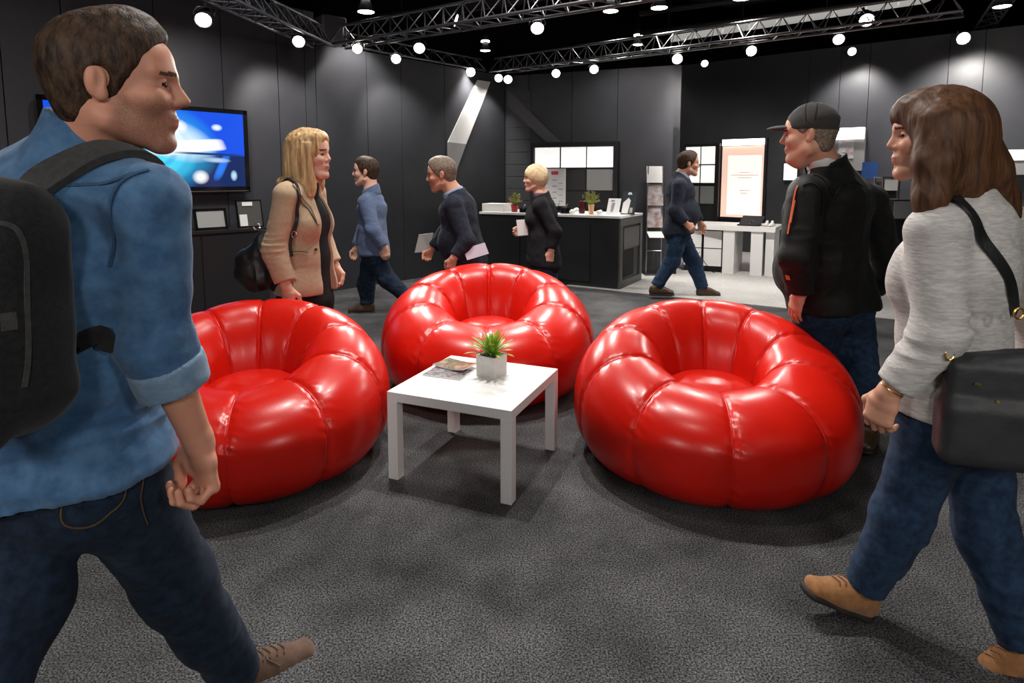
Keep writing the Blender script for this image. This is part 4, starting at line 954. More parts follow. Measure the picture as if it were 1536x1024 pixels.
class Body:
    """joints in the scene, girth factor g"""
    def __init__(s, J, head, g=1.0, fem=False, belly=0.0):
        s.J = {k: np.asarray(v, float) for k, v in J.items()}; s.h = head; s.g = g; s.fem = fem; s.belly = belly; J = s.J
        J.setdefault('ch', lerp(J['nb'], J['pe'], .30)); J.setdefault('wa', lerp(J['nb'], J['pe'], .68))
        s.ss = unit(J['sR']-J['sL']); s.hs = unit(J['hR']-J['hL']); s.fw = unit(np.cross(V(0,0,1), s.ss))
        s.fh = unit(np.cross(V(0,0,1), s.hs))
    def torso(s, sh, i=0.0, low=None, k=.05, neck=True):
        J, g = s.J, s.g; c = .5*(J['sR']+J['sL']); hw = np.linalg.norm(J['sR']-J['sL'])/2
        wm = (s.ss+s.hs)/2
        pel = (.160*g+i, .112*g+i); wai = ((.128 if s.fem else .145)*g+i+s.belly*.5, .098*g+i+s.belly*.6); che = (hw*.80+i, .112*g+i+s.belly*.3); top = (hw*.62+i, .080*g+i)
        sh.ecap(J['pe'], J['wa'], pel, wai, wm, k); sh.ecap(J['wa'], J['ch'], wai, che, s.ss, k); sh.ecap(J['ch'], c-V(0,0,.02), che, top, s.ss, k)
        for q in ('sR','sL'):
            sh.ecap(lerp(c, J[q], .25), lerp(c, J[q], .94), (.050*g+i,)*2, (.046*g+i*.8,)*2, None, .03)
            sh.ecap(lerp(J['nb'], c, .1), lerp(c, J[q], .80)+V(0,0,.012), (.050*g+i*.6,)*2, (.036*g+i*.6,)*2, None, .04)
        sh.ecap(c+V(0,0,.01), lerp(c, J['nb'], .9), (hw*.42+i, .062*g+i), (.052*g+i*.7,.052*g+i*.7), s.ss, .05)
        if s.belly: sh.ell(lerp(J['wa'], J['pe'], .2)+s.fw*.07*g, (.13*g+i,.10*g+i+s.belly,.15*g), (s.ss, s.fw, (0,0,1)), .06)
        if s.fem:
            for q in (-1,1): sh.ell(J['ch']+s.fw*(.062*g)+s.ss*q*.070*g-V(0,0,.05), (.056*g+i,.050*g+i,.058*g+i), (s.ss, s.fw, (0,0,1)), .04)
        for q in (-1,1): sh.ell(J['pe']-s.fh*.055*g+s.hs*q*.070*g-V(0,0,.04), (.085*g+i,.080*g+i,.095*g+i), (s.hs, s.fh, (0,0,1)), .04)
        if low is not None: sh.ecap(J['pe']+V(0,0,.05), low[0], (.172*g+i,.122*g+i), low[1], s.hs, k, flatb=True)
    def arm(s, sh, q, i=0.0, j=0.0, upto=1.0, k=.03, flat=False, g=None):
        J = s.J; g = g or s.g; S, E, W = J['s'+q], J['e'+q], J['w'+q]
        sh.cap(lerp(S, E, .03), E, .046*g+i, .039*g+(i+j)/2, k)
        if upto > 0: sh.cap(E, lerp(E, W, upto), .042*g+(i+j)/2, lerp(.042, .0275, upto)*g+j, k if not flat else k, flatb=flat)
    def pants(s, sh, i=.014):
        J, g = s.J, s.g; sh.ecap(J['pe']+V(0,0,.10), J['pe']-V(0,0,.02), (.150*g+i,.106*g+i), (.163*g+i,.116*g+i), s.hs, .04, flata=True)
        for q in (-1,1): sh.ell(J['pe']-s.fh*.055*g+s.hs*q*.070*g-V(0,0,.045), (.086*g+i,.081*g+i,.098*g+i), (s.hs, s.fh, (0,0,1)), .04)
    def leg(s, sh, q, i=0.0, j=0.0, upto=1.0, k=.04, flat=False):
        J, g = s.J, s.g; H, K, A = J['h'+q], J['k'+q], J['a'+q]; ax = unit(A-K)
        sh.cap(H, K, .088*g+i, .058*g+(i+j)*.5, k); e = lerp(K, A, upto)
        sh.cap(K, e, .056*g+(i+j)*.5, (.038 if upto > .9 else .045)*g+j, k, flatb=flat)
        cb = -s.fh; cb = unit(cb-ax*np.dot(cb, ax)); sh.cap(lerp(K, A, .15)+cb*.018, lerp(K, A, .5)+cb*.012, .046*g+i*.5, .038*g+j*.6, .04)
    def full(s, hands, face=True, heavy=0.0, hs=1.0):
        sh = Sh(); J = s.J; h = s.h
        s.torso(sh); head_prims(sh, h, s.fem, heavy)
        nb = h.w(0,-.022,-.045); sh.ecap(J['nb']-V(0,0,.03), nb, (.060*s.g*(.85 if s.fem else 1),)*2, (.054*h.s*(.82 if s.fem else 1),)*2, None, .03)
        sh.ecap(J['nb']-V(0,0,.03), h.w(0,-.03,-.03), (.055*s.g*(.85 if s.fem else 1),)*2, (.05*h.s*(.85 if s.fem else 1),)*2, None, .03)
        for q in 'RL':
            s.arm(sh, q); s.leg(sh, q, 0, 0)
            ft = J['t'+q]; sh.cap(J['a'+q], lerp(J['a'+q], ft, .75), .028, .018, .02)
            if q in hands: kw = dict(hands[q]); hand_prims(sh, J['w'+q], kw.pop('d'), kw.pop('n'), q == 'R', kw.pop('s', hs), **kw)
        return sh
    def body(s, parent, skin, hands, step=.006, fstep=.0035, heavy=0.0, stubble=False, hs=1.0, brow=None, extra=None):
        sh = s.full(hands, heavy=heavy, hs=hs); h = s.h; r = .17*h.s
        fine = [(h.c-r, h.c+r)]
        for q in hands:
            w = s.J['w'+q]; d = unit(hands[q]['d']); c = w+d*.09*hs; fine.append((c-.12*hs, c+.12*hs))
        o = solid('body', sh, [skin, M['lips'], M['brow'], M['stubble'], M['iris']], parent, step, fine, fstep, zone=skin_zone(h))
        if stubble:
            me = o.data; n = len(me.vertices); P = np.empty(n*3); me.vertices.foreach_get('co', P); P = P.reshape(-1,3)+np.array(parent_world(parent)); r_, f, u_ = h.loc(P)
            S_ = lambda x: np.clip(x/.03+.5, 0, 1); w = S_(f-.012)*S_(-.030-u_)*S_(u_+.125)*(np.abs(r_) < .1)*(1-.5*np.exp(-((u_+.060)/.012)**2)*(f > .085))
            a = me.attributes.new('beard', 'FLOAT', 'POINT'); a.data.foreach_set('value', np.clip(w*1.5, 0, 1).astype(np.float32))
        return o
def folds(P, amp, fr, seed=0):
    fr = np.asarray(fr, float); return amp*(.6*ridge(P*fr+seed)+.4*vnoise(P*fr*2.3+seed+7))
def shoe(name, A, T, parent, up, mu, ms, L=.28, s=1.0, sole_w=.045, laces=None, step=.004, roll=0):
    """A ankle joint, T ball of the foot; the sole is a child of the shoe, the laces too"""
    A = np.asarray(A, float); T = np.asarray(T, float); n = unit(up); f = T-A; f = unit(f-n*np.dot(f, n)); r_ = np.cross(f, n)
    W = lambda a, b, c: A+f*a*s+r_*b*s+n*c*s; b0 = -.085
    sh = Sh(); sh.ecap(W(-.035,0,b0+.045), W(.06,0,b0+.045), (.034*s,.045*s), (.040*s,.042*s), r_, .03); sh.ecap(W(.05,0,b0+.04), W(.15,.004,b0+.028), (.040*s,.036*s), (.041*s,.026*s), r_, .03)
    sh.ecap(W(.0,0,b0+.05), W(-.01,0,.01), (.036*s,.042*s), (.037*s,.042*s), r_, .025, flatb=True); sh.cap(W(.02,0,0-.01), W(.10,0,b0+.045), .030*s, .026*s, .03); sh.half(W(0,0,b0+.012), -n)
    o = solid('shoe', sh, mu, parent, step)
    sl = Sh(); sl.ecap(W(-.035,0,b0+.01), W(.05,0,b0+.01), (.038*s,.03*s), (.036*s,.03*s), r_, .03); sl.ecap(W(.05,0,b0+.01), W(.152,.004,b0+.01), (.036*s,.03*s), (.045*s,.03*s), r_, .03)
    sl.half(W(0,0,b0+.019), n); sl.half(W(0,0,b0), -n); solid('sole', sl, ms, o, step)
    if laces:
        mb = MB()
        for k in range(4):
            a = .045+.017*k; pts, ns = sh.project([W(a+.006*math.sin(q*3.1), q*.020, b0+.09-k*.006) for q in (-1,-.5,0,.5,1)], .002); mb.tube(pts, .0022*s, 5)
        pts, _ = sh.project([W(.05,.0,b0+.09), W(.055,.018,b0+.08), W(.075,.03,b0+.06)], .003); mb.tube(pts, .002*s, 5)
        mb.build('laces', laces, o, True)
    return o
def strip(name, sh, pts, w, th, m, parent, off=.001, n=None, smooth=True, sub=6):
    """a band lying on the surface of a shape along the given points"""
    pts = [np.asarray(p, float) for p in pts]; fine = []
    for i in range(len(pts)-1):
        p0, p1, p2, p3 = pts[max(i-1,0)], pts[i], pts[i+1], pts[min(i+2,len(pts)-1)]
        for k in range(sub):
            t = k/sub; fine.append(.5*((2*p1)+(-p0+p2)*t+(2*p0-5*p1+4*p2-p3)*t*t+(-p0+3*p1-3*p2+p3)*t**3))
    fine.append(pts[-1]); P, G = sh.project(fine, off)
    mb = MB(); mb.ribbon(P, G, w, th); return mb.build(name, m, parent, smooth)
def cranium(sh, h, i, back=0.0): h.ell(sh, (0,-.012-back,.035), (.074+i,.096+i+back,.088+i), .012)
def short_hair(h, m, parent, i=.010, top=.012, line=.052, step=.004, amp=.0012, brow=True, side=.0, under=None):
    sh = Sh(); h.ell(sh, (0,-.012,.036), (.075+i,.097+i,.089+i), .012); h.ell(sh, (0,.020,.075), (.060,.070,.052+top), .02); h.ell(sh, (0,-.050,-.040), (.056,.040,.048), .03)
    # cut along the hairline: forehead, temple, nape
    a = h.w(0,.078,line); sh.half(a, h.F*1.0-h.U*.55, .01*h.s)
    b = h.w(0,.020,-.012); sh.half(b, h.F*.85-h.U*.55, .008*h.s)
    c = h.w(0,-.03,-.078); sh.half(c, -h.U*1.0+h.F*.15, .008*h.s)
    for q in (-1,1): h.ell(sh, (q*.086,-.004,-.006), (.020,.022,.034), .006, 's')
    if under is not None: sh.half(h.w(0,0,under), h.U, .004*h.s)
    return solid('hair', sh, m, parent, step, disp=lambda P: amp*ridge(P*V(90,90,30))+amp*1.5*vnoise(P*30))
# ---------- man in a blue shirt with a backpack (left foreground)
def man_blue():
    J = dict(nb=at(128,222,1.20), sR=at(228,300,1.13), sL=at(-38,292,1.24), eR=at(236,515,1.14), wR=at(299,664,1.20), eL=at(-90,520,1.25), wL=at(-70,680,1.32),
             pe=at(88,690,1.24), hR=at(165,705,1.20), hL=at(20,705,1.26), kR=at(262,868,1.38), aR=at(356,1010,1.60), tR=at(440,1016,1.70),
             kL=at(30,900,1.12), aL=V(-.98,.74,.16), tL=V(-.93,.86,.05))
    J['wa'] = at(92,560,1.21); J['ch'] = at(105,400,1.20)
    h = Head(at(172,130,1.17), (.93,.36,-.02), 1.02, up=(.06,0,1)); B = Body(J, h, 1.0, belly=.01)
    r = thing('person', (J['pe'][0], J['pe'][1], 0), 'man in a blue denim shirt and dark jeans walking past at the left edge', 'person')
    n = V(-.62,-.74,-.05)
    B.body(r, M['skin_beard'], {'R': dict(d=unit(V(.10,.08,-1)), n=n, curl=(1.05,1.25,.8), thumb=.35), 'L': dict(d=V(0,.1,-1), n=V(1,0,0))}, .006, .0032, stubble=True, brow=M['hair_short'], hs=1.18)
    short_hair(h, M['hair_short'], r, .010, .016, .055)
    # shirt
    sh = Sh(); i = .020; hem = at(95,712,1.22); B.torso(sh, i, low=(J['pe']-V(0,0,.10), (.205,.160)))
    for q in 'RL': B.arm(sh, q, .017, .020, .30, flat=True)
    B.pants(sh, .034); [sh.cap(J['h'+q], lerp(J['h'+q], J['k'+q], .45), .088+.034, .088+.040, .05) for q in 'RL']; top = J['nb']+V(0,0,.022); sh.half(top, V(.35,.1,1))
    sh.half(at(60,738,1.15), V(.18,0,-1), .004)
    def fd(P):
        z = P[:,2]; q = P+.03*vnoise(P*4)[:,None]; return folds(q, .006, (10,10,6), 1)+.008*ridge(q*V(4.5,4.5,28)+3)*np.clip((1.15-z)*3, .1, 1)+.003*vnoise(P*30)
    shirt = solid('shirt', sh, M['chambray'], r, .006, disp=fd)
    for pts in (((226,196),(196,232),(168,270),(152,330),(150,400)), ((40,262),(90,268),(150,262),(190,235))):
        strip('seam', sh, [at(x, y, 1.05) for x, y in pts], .006, .002, M['chambray_dark'], shirt, .004)
    cs = Sh(); nk = lerp(J['nb'], h.w(0,-.03,-.05), .42); cs.ecap(J['nb']-V(0,0,.02), nk+V(.01,.0,.035), (.094,.088), (.078,.074), B.ss, .01); cs.ecap(J['nb']-V(0,0,.03), nk+V(.012,0,.10), (.066,.058), (.062,.056), B.ss, .006, 's'); cs.half(nk+V(-.04,0,.040), V(.42,0,1), .004)
    cs.half(J['nb']-V(.04,0,.012), V(-.42,.0,-1), .004)
    solid('collar', cs, M['chambray'], shirt, .005)
    E, W = J['eR'], J['wR']; ax = unit(W-E); cu = Sh(); c0 = lerp(E, W, .16); c1 = lerp(E, W, .42)
    cu.cap(c0, c1, .069, .064, .01, flata=True, flatb=True); cu.cap(c0-ax*.02, c1+ax*.03, .048, .046, .004, 's')
    solid('rolled_cuff', cu, M['chambray_in'], shirt, .005, disp=lambda P: folds(P, .003, (14,14,20), 4))
    # jeans
    js = Sh(); B.torso_low = None
    B.pants(js, .012)
    for q in 'RL': B.leg(js, q, .016, .028, .97, .05, flat=True)
    def jd(P): return folds(P, .006, (8,8,16), 11)*np.clip((.8-P[:,2])*2.2, .2, 1)
    jn = solid('jeans', js, M['denim'], r, .006, disp=jd)
    pk = [at(x, y, 1.06) for x, y in ((85,752),(88,800),(140,824),(205,790),(212,738))]
    strip('pocket_stitching', js, pk, .0035, .0015, M['stitch'], jn, .004)
    strip('waist_seam', js, [at(x, y, 1.06) for x, y in ((100,762),(140,750),(205,728),(235,710))], .003, .0015, M['stitch'], jn, .004)
    strip('side_seam', js, [at(x, y, 1.12) for x, y in ((262,700),(240,760),(250,800),(270,840))], .003, .0015, M['stitch'], jn, .004)
    upR = unit(V(-.16,-.13,1)); shoe('shoe', J['aR']+V(.01,.01,.0), J['tR']+V(0,0,.05), r, upR, M['suede_dark'], M['sole_pale'], s=1.12, laces=M['suede_dark']); shoe('shoe', J['aL'], J['tL'], r, V(0,.5,1), M['suede_dark'], M['sole_pale'])
    # backpack (held by the man, a thing of its own)
    bc = at(-24,464,1.0); r2, f2, u2 = frame_of(V(.22,.97,0))
    bp = thing('backpack', bc-V(0,0,.27), 'black backpack on the back of the man in the blue shirt at the left edge', 'backpack')
    bs = Sh(); bs.box(bc, (.135,.085,.205), (r2, f2, u2), .08, .03); bs.box(bc-f2*.075-u2*.09, (.105,.035,.12), (r2, f2, u2), .03, .02); bs.ell(bc+u2*.13, (.125,.080,.09), (r2, f2, u2), .04)
    main = solid('main_compartment', bs, M['pack'], bp, .006, disp=lambda P: folds(P, .005, (7,7,9), 21))
    mb = MB(); P, G = bs.project([at(18,472,.9), at(22,500,.9)], .002); mb.ribbon(P, G, .022, .002); mb.build('patch', M['pack_strap'], main)
    strip('zip', bs, [at(x, y, .9) for x, y in ((-20,330),(30,340),(62,420),(68,520),(50,590))], .008, .002, M['pack_strap'], main, .002)
    strip('shoulder_strap', sh, [bc+u2*.17+r2*.045+f2*.05, at(60,282,1.08), at(110,250,1.10), at(165,238,1.13), at(212,252,1.18), at(238,300,1.24), at(225,400,1.28)], .058, .014, M['pack_strap'], bp, .006)
    strip('lower_strap', sh, [bc-u2*.10+r2*.10+f2*.03, at(110,520,1.07), at(152,492,1.10), at(180,480,1.16)], .035, .006, M['pack'], bp, .006)
man_blue()

# ---------- blonde woman in a tan blazer
def woman_blazer():
    Y = 3.85; g = 1.12
    J = dict(nb=at(458,276,3.84), sR=at(430,292,3.68), sL=at(470,288,4.0), eR=at(412,375,3.64), wR=at(430,432,3.62), eL=at(486,370,4.08), wL=at(503,400,4.06),
             pe=at(462,440,3.86), hR=at(452,455,3.78), hL=at(474,455,3.95), kR=at(456,570,3.80), kL=at(482,570,3.96), aR=at(455,650,3.83), aL=at(480,650,3.99), tR=at(475,668,3.80), tL=at(505,665,3.95))
    for q in 'RL':
        J['a'+q][2] = .09; J['t'+q][2] = .03
    J['wa'] = at(462,385,3.86); J['ch'] = at(456,325,3.85)
    h = Head(at(464,233,3.84), (.97,-.16,0), 1.22); B = Body(J, h, g, fem=True)
    r = thing('person', (J['pe'][0], J['pe'][1], 0), 'blonde woman in a tan blazer standing behind the left red chair and looking right', 'person')
    hd = dict(curl=(.45,.5,.35), thumb=.6)
    B.body(r, M['skin_fair'], {'R': dict(d=V(.12,-.05,-1), n=V(.35,1,0), **hd), 'L': dict(d=V(.22,0,-1), n=V(-.3,-1,0), curl=(.8,.9,.5), thumb=.8)}, .007, .0045, hs=1.15, brow=M['hair_blonde'])
    # inner black top and trousers
    it = Sh(); B.torso(it, .010); it.half(J['nb']+V(.05,-.02,.00), V(-.6,0,1)); top = solid('top', it, M['black_cloth'], r, .008)
    ts = Sh(); B.pants(ts, .008)
    for q in 'RL': B.leg(ts, q, .012, .020, .97, .05, flat=True)
    solid('trousers', ts, M['black_cloth'], r, .008)
    # blazer, open at the front
    bz = Sh(); B.torso(bz, .026, low=(J['pe']-V(0,0,.045), (.192,.150)))
    for q in 'RL': B.arm(bz, q, .022, .024, .82 if q == 'R' else .8, flat=True)
    bz.half(at(470,443,3.7), V(0,0,-1), .004, ((-99,3.6,-1), (99,99,.75)))
    bz.half(J['nb']+V(0,0,.02), V(.5,0,1), .004)
    fr = B.fw; c = J['nb']+fr*.15
    bz.ecap(J['nb']+fr*.13+V(0,0,.0), J['ch']+fr*.20-V(0,0,.06), (.070,.09), (.075,.13), B.ss, .006, 's'); bz.ecap(J['ch']+fr*.20-V(0,0,.06), J['pe']+fr*.22-V(0,0,.12), (.075,.13), (.105,.15), B.ss, .006, 's')
    def fd(P):
        d = P-J['eR']; near = np.exp(-(np.linalg.norm(d, axis=1)/.13)**2); return .0025*ridge(P*V(6,6,5)+2)+.007*near*ridge(P*V(7,7,30)+5)
    bl = solid('blazer', bz, M['blazer'], r, .006, disp=fd)
    for nm, pts, w in (('lapel', ((474,285),(484,305),(492,322),(499,335)), .028), ('pocket', ((440,379),(452,379),(465,381)), .012), ('collar', ((446,268),(458,278),(472,284)), .05)):
        strip(nm, bz, [at(x, y, 3.66) for x, y in pts], w, .006, M['blazer'], bl, .003)
    strip('lapel_edge', bz, [at(x, y, 3.66) for x, y in ((462,300),(472,315),(484,330),(494,338))], .005, .003, M['black_cloth'], bl, .001)
    strip('pocket_slit', bz, [at(x, y, 3.66) for x, y in ((440,377),(452,377),(465,379))], .004, .002, M['black_cloth'], bl, .002)
    mb = MB(); P, G = bz.project([at(488,375,3.66)], .004); mb.tube([P[0], P[0]+G[0]*.006], .009, 10); mb.build('button', M['hair_brown'], bl)
    # hair
    hs = Sh(); cranium(hs, h, .016); E = h.ell
    E(hs, (0,-.055,-.005), (.090,.062,.095), .03); E(hs, (.062,-.035,-.075), (.036,.052,.085), .03); E(hs, (-.062,-.035,-.075), (.036,.052,.085), .03)
    E(hs, (.066,.018,-.075), (.026,.036,.105), .03); E(hs, (.060,.030,-.155), (.026,.030,.060), .02); E(hs, (-.060,.02,-.11), (.026,.030,.08), .02); E(hs, (0,-.085,-.095), (.080,.040,.075), .03)
    E(hs, (.050,-.118,-.135), (.040,.034,.022), .02); E(hs, (0,.045,.090), (.060,.050,.035), .02)
    E(hs, (0,.118,-.02), (.060,.062,.105), .012, 's'); E(hs, (-.02,.085,-.05), (.062,.060,.080), .012, 's')
    def hd_(P):
        l = np.stack(h.loc(P), 1); return .004*ridge(np.stack([l[:,0]*55, l[:,1]*55+l[:,2]*5, l[:,2]*5], 1))+.0025*vnoise(np.stack([l[:,0]*120, l[:,1]*120, l[:,2]*12], 1))
    solid('hair', hs, M['hair_blonde'], r, .005, disp=hd_)
    for k, q in enumerate('RL'): shoe('shoe', J['a'+q], J['t'+q], r, V(0,0,1), M['black'], M['sole'], step=.008)
    # shoulder bag
    bc = at(386,396,3.74); rr, ff, uu = frame_of(V(.2,1,0))
    bg_ = thing('shoulder_bag', bc-V(0,0,.2), 'slouchy black leather shoulder bag hanging behind the arm of the blonde woman', 'bag')
    bs = Sh(); bs.box(bc+V(.01,0,-.02), (.12,.055,.13), (unit(rr+uu*.35), ff, unit(uu-rr*.35)), .05, .03); bs.ell(bc+V(-.03,0,-.06), (.105,.06,.085), None, .04); bs.ell(bc+V(.03,0,.12), (.055,.035,.10), (unit(rr-uu*.6), ff, unit(uu+rr*.6)), .04); bs.ell(bc+V(.06,-.01,-.10), (.10,.06,.06), None, .04)
    body = solid('bag_body', bs, M['bag'], bg_, .006, disp=lambda P: .009*ridge(P*V(16,8,4)+3)+.003*vnoise(P*30))
    strip('shoulder_strap', bz, [bc+V(.05,-.02,.16), at(424,272,3.74), at(436,270,3.70), at(446,285,3.66), at(447,320,3.66), at(440,352,3.66), at(436,385,3.66)], [.022]*37, .008, M['bag'], bg_, .006)
    mb = MB(); rc = at(385,340,3.70); mb.tube([rc+V(.02*math.cos(a), 0, .02*math.sin(a)) for a in np.linspace(0,6.0,14)], .004, 6); mb.build('ring', M['metal'], bg_, True)
    mb = MB(); rc = at(441,352,3.58); mb.tube([rc+V(.014*math.cos(a), 0, .020*math.sin(a)) for a in np.linspace(0,6.0,14)], .0035, 6); mb.build('buckle', M['metal'], bg_, True)
woman_blazer()

# ---------- stocky man in a black jacket and cap
def man_cap():
    g = 1.22
    J = dict(nb=at(1240,248,3.30), sL=at(1210,288,3.12), sR=at(1305,300,3.42), eL=at(1196,385,3.08), wL=at(1200,440,3.14), eR=at(1332,400,3.55), wR=at(1300,440,3.65),
             pe=at(1248,448,3.34), hL=at(1222,470,3.30), hR=at(1276,470,3.42), kL=at(1232,565,3.40), kR=at(1292,572,3.28), aL=at(1230,640,3.60), aR=at(1304,660,3.14), tR=at(1297,682,3.02), tL=at(1215,660,3.62))
    J['aL'][2] = .10; J['tL'][2] = .03; J['aR'][2] = .11; J['tR'][2] = .035
    J['ch'] = at(1240,320,3.30); J['wa'] = at(1236,395,3.31)
    h = Head(at(1215,203,3.24), (-.84,.54,-.04), 1.20); B = Body(J, h, g, belly=.05)
    r = thing('person', (J['pe'][0], J['pe'][1], 0), 'stocky man in a black jacket and dark cap standing behind the right red chair', 'person')
    B.body(r, M['skin'], {'L': dict(d=V(-.15,.25,-1), n=V(.9,.3,0), curl=(.3,.3,.2), thumb=.3), 'R': dict(d=V(-.3,.3,-1), n=V(-1,0,0))}, .007, .0045, heavy=.02, hs=1.12, stubble=False, brow=M['hair_grey'])
    short_hair(h, M['hair_grey'], r, .006, -.02, .03, .005, under=.034)
    # cap with visor
    cs = Sh(); h.ell(cs, (0,-.012,.046), (.086,.108,.094), .01); cs.half(h.w(0,0,.022), -h.U+h.F*.10, .004*h.s); h.ell(cs, (0,-.118,.040), (.030,.022,.020), .004, 's')
    cap = solid('cap', cs, M['cap'], r, .005, disp=lambda P: .0012*vnoise(P*40))
    vs = Sh(); h.ell(vs, (0,.120,.022), (.078,.075,.030), .01); h.ell(vs, (0,.120,.008), (.085,.090,.034), .01, 's'); vs.half(h.w(0,.085,0), -h.F, .004)
    solid('visor', vs, M['cap'], cap, .0035)
    mb = MB(); p = h.w(0,-.012,.140); mb.lathe([(0,.008),(.010,.006),(.013,0),(0,-.006)], p, 14); mb.build('top_button', M['cap'], cap, True)
    strip('cap_mark', cs, [h.w(-.066,.070,.040), h.w(-.058,.080,.038)], .006, .002, M['paper'], cap, .002)
    for a in (-.6, -.1): strip('cap_seam', cs, [h.w(-.02-.03*k+a*.02, .02+a*.09, .14-.02*k) for k in range(5)], .004, .0015, M['black_cloth'], cap, .001)
    # shirt collar
    ws = Sh(); n0 = J['nb']; n1 = h.w(0,-.03,-.06); ws.ecap(n0-V(0,0,.03), lerp(n0, n1, .55), (.098,.090), (.083,.076), B.ss, .01); ws.ecap(n0-V(0,0,.05), n1+V(0,0,.05), (.078,.070), (.072,.066), B.ss, .004, 's'); ws.half(lerp(n0, n1, .40), V(.25,0,1), .004)
    solid('shirt_collar', ws, M['white_matte'], r, .005)
    jk = Sh(); i = .030; B.torso(jk, i, low=(J['pe']-V(0,0,.07), (.245,.195)))
    for q in 'RL': B.arm(jk, q, .034, .030, .88, flat=True)
    jk.half(n0+V(0,0,.035), V(-.25,-.1,1), .006); jk.half(at(1250,463,3.3), V(.05,0,-1), .006)
    def fd(P):
        z = P[:,2]; nearL = np.exp(-(np.linalg.norm(P-J['eL'], axis=1)/.16)**2)
        q = P+.04*vnoise(P*3.5)[:,None]; return .007*ridge(q*V(9,9,2.2)+1)*np.clip((1.35-z)*4, .1, 1)+.009*nearL*ridge(q*V(8,8,17)+5)+.004*ridge(q*V(10,10,9)+9)
    ja = solid('jacket', jk, M['jacket'], r, .006, disp=fd)
    cl = Sh(); cl.ecap(n0-V(0,0,.04), lerp(n0, n1, .45)+V(.02,0,.0), (.120,.110), (.104,.094), B.ss, .01); cl.ecap(n0-V(0,0,.06), n1+V(0,0,.05), (.099,.090), (.088,.080), B.ss, .004, 's'); cl.half(lerp(n0, n1, .30), V(-.45,-.05,1), .006)
    solid('jacket_collar', cl, M['jacket'], ja, .005)
    strip('yoke_seam', jk, [at(x, y, 3.1) for x, y in ((1218,268),(1245,292),(1275,268),(1300,262),(1318,270))], .008, .004, M['jacket'], ja, .006)
    strip('armhole_seam', jk, [at(x, y, 3.0) for x, y in ((1198,268),(1216,264),(1232,275),(1244,300),(1248,340))], .008, .004, M['jacket'], ja, .006)
    strip('zip_piping', jk, [at(x, y, 3.0) for x, y in ((1180,262),(1170,285),(1160,318),(1153,345))], .007, .004, M['orange'], ja, .006)
    strip('pocket_piping', jk, [at(x, y, 3.0) for x, y in ((1176,296),(1171,312),(1166,330))], .006, .004, M['orange'], ja, .006)
    strip('hem_tab', jk, [at(x, y, 3.0) for x, y in ((1147,442),(1149,447))], .022, .004, M['orange'], ja, .006)
    js = Sh(); B.pants(js, .010)
    for q in 'RL': B.leg(js, q, .012, .030, .98, .05, flat=True)
    solid('jeans', js, M['denim_blue'], r, .006, disp=lambda P: folds(P, .009, (8,8,17), 31)*np.clip((.75-P[:,2])*2.5, .2, 1))
    for q in 'RL': shoe('shoe', J['a'+q], J['t'+q], r, V(0,0,1), M['leather_shoe'], M['sole'], s=1.1, step=.006)
man_cap()

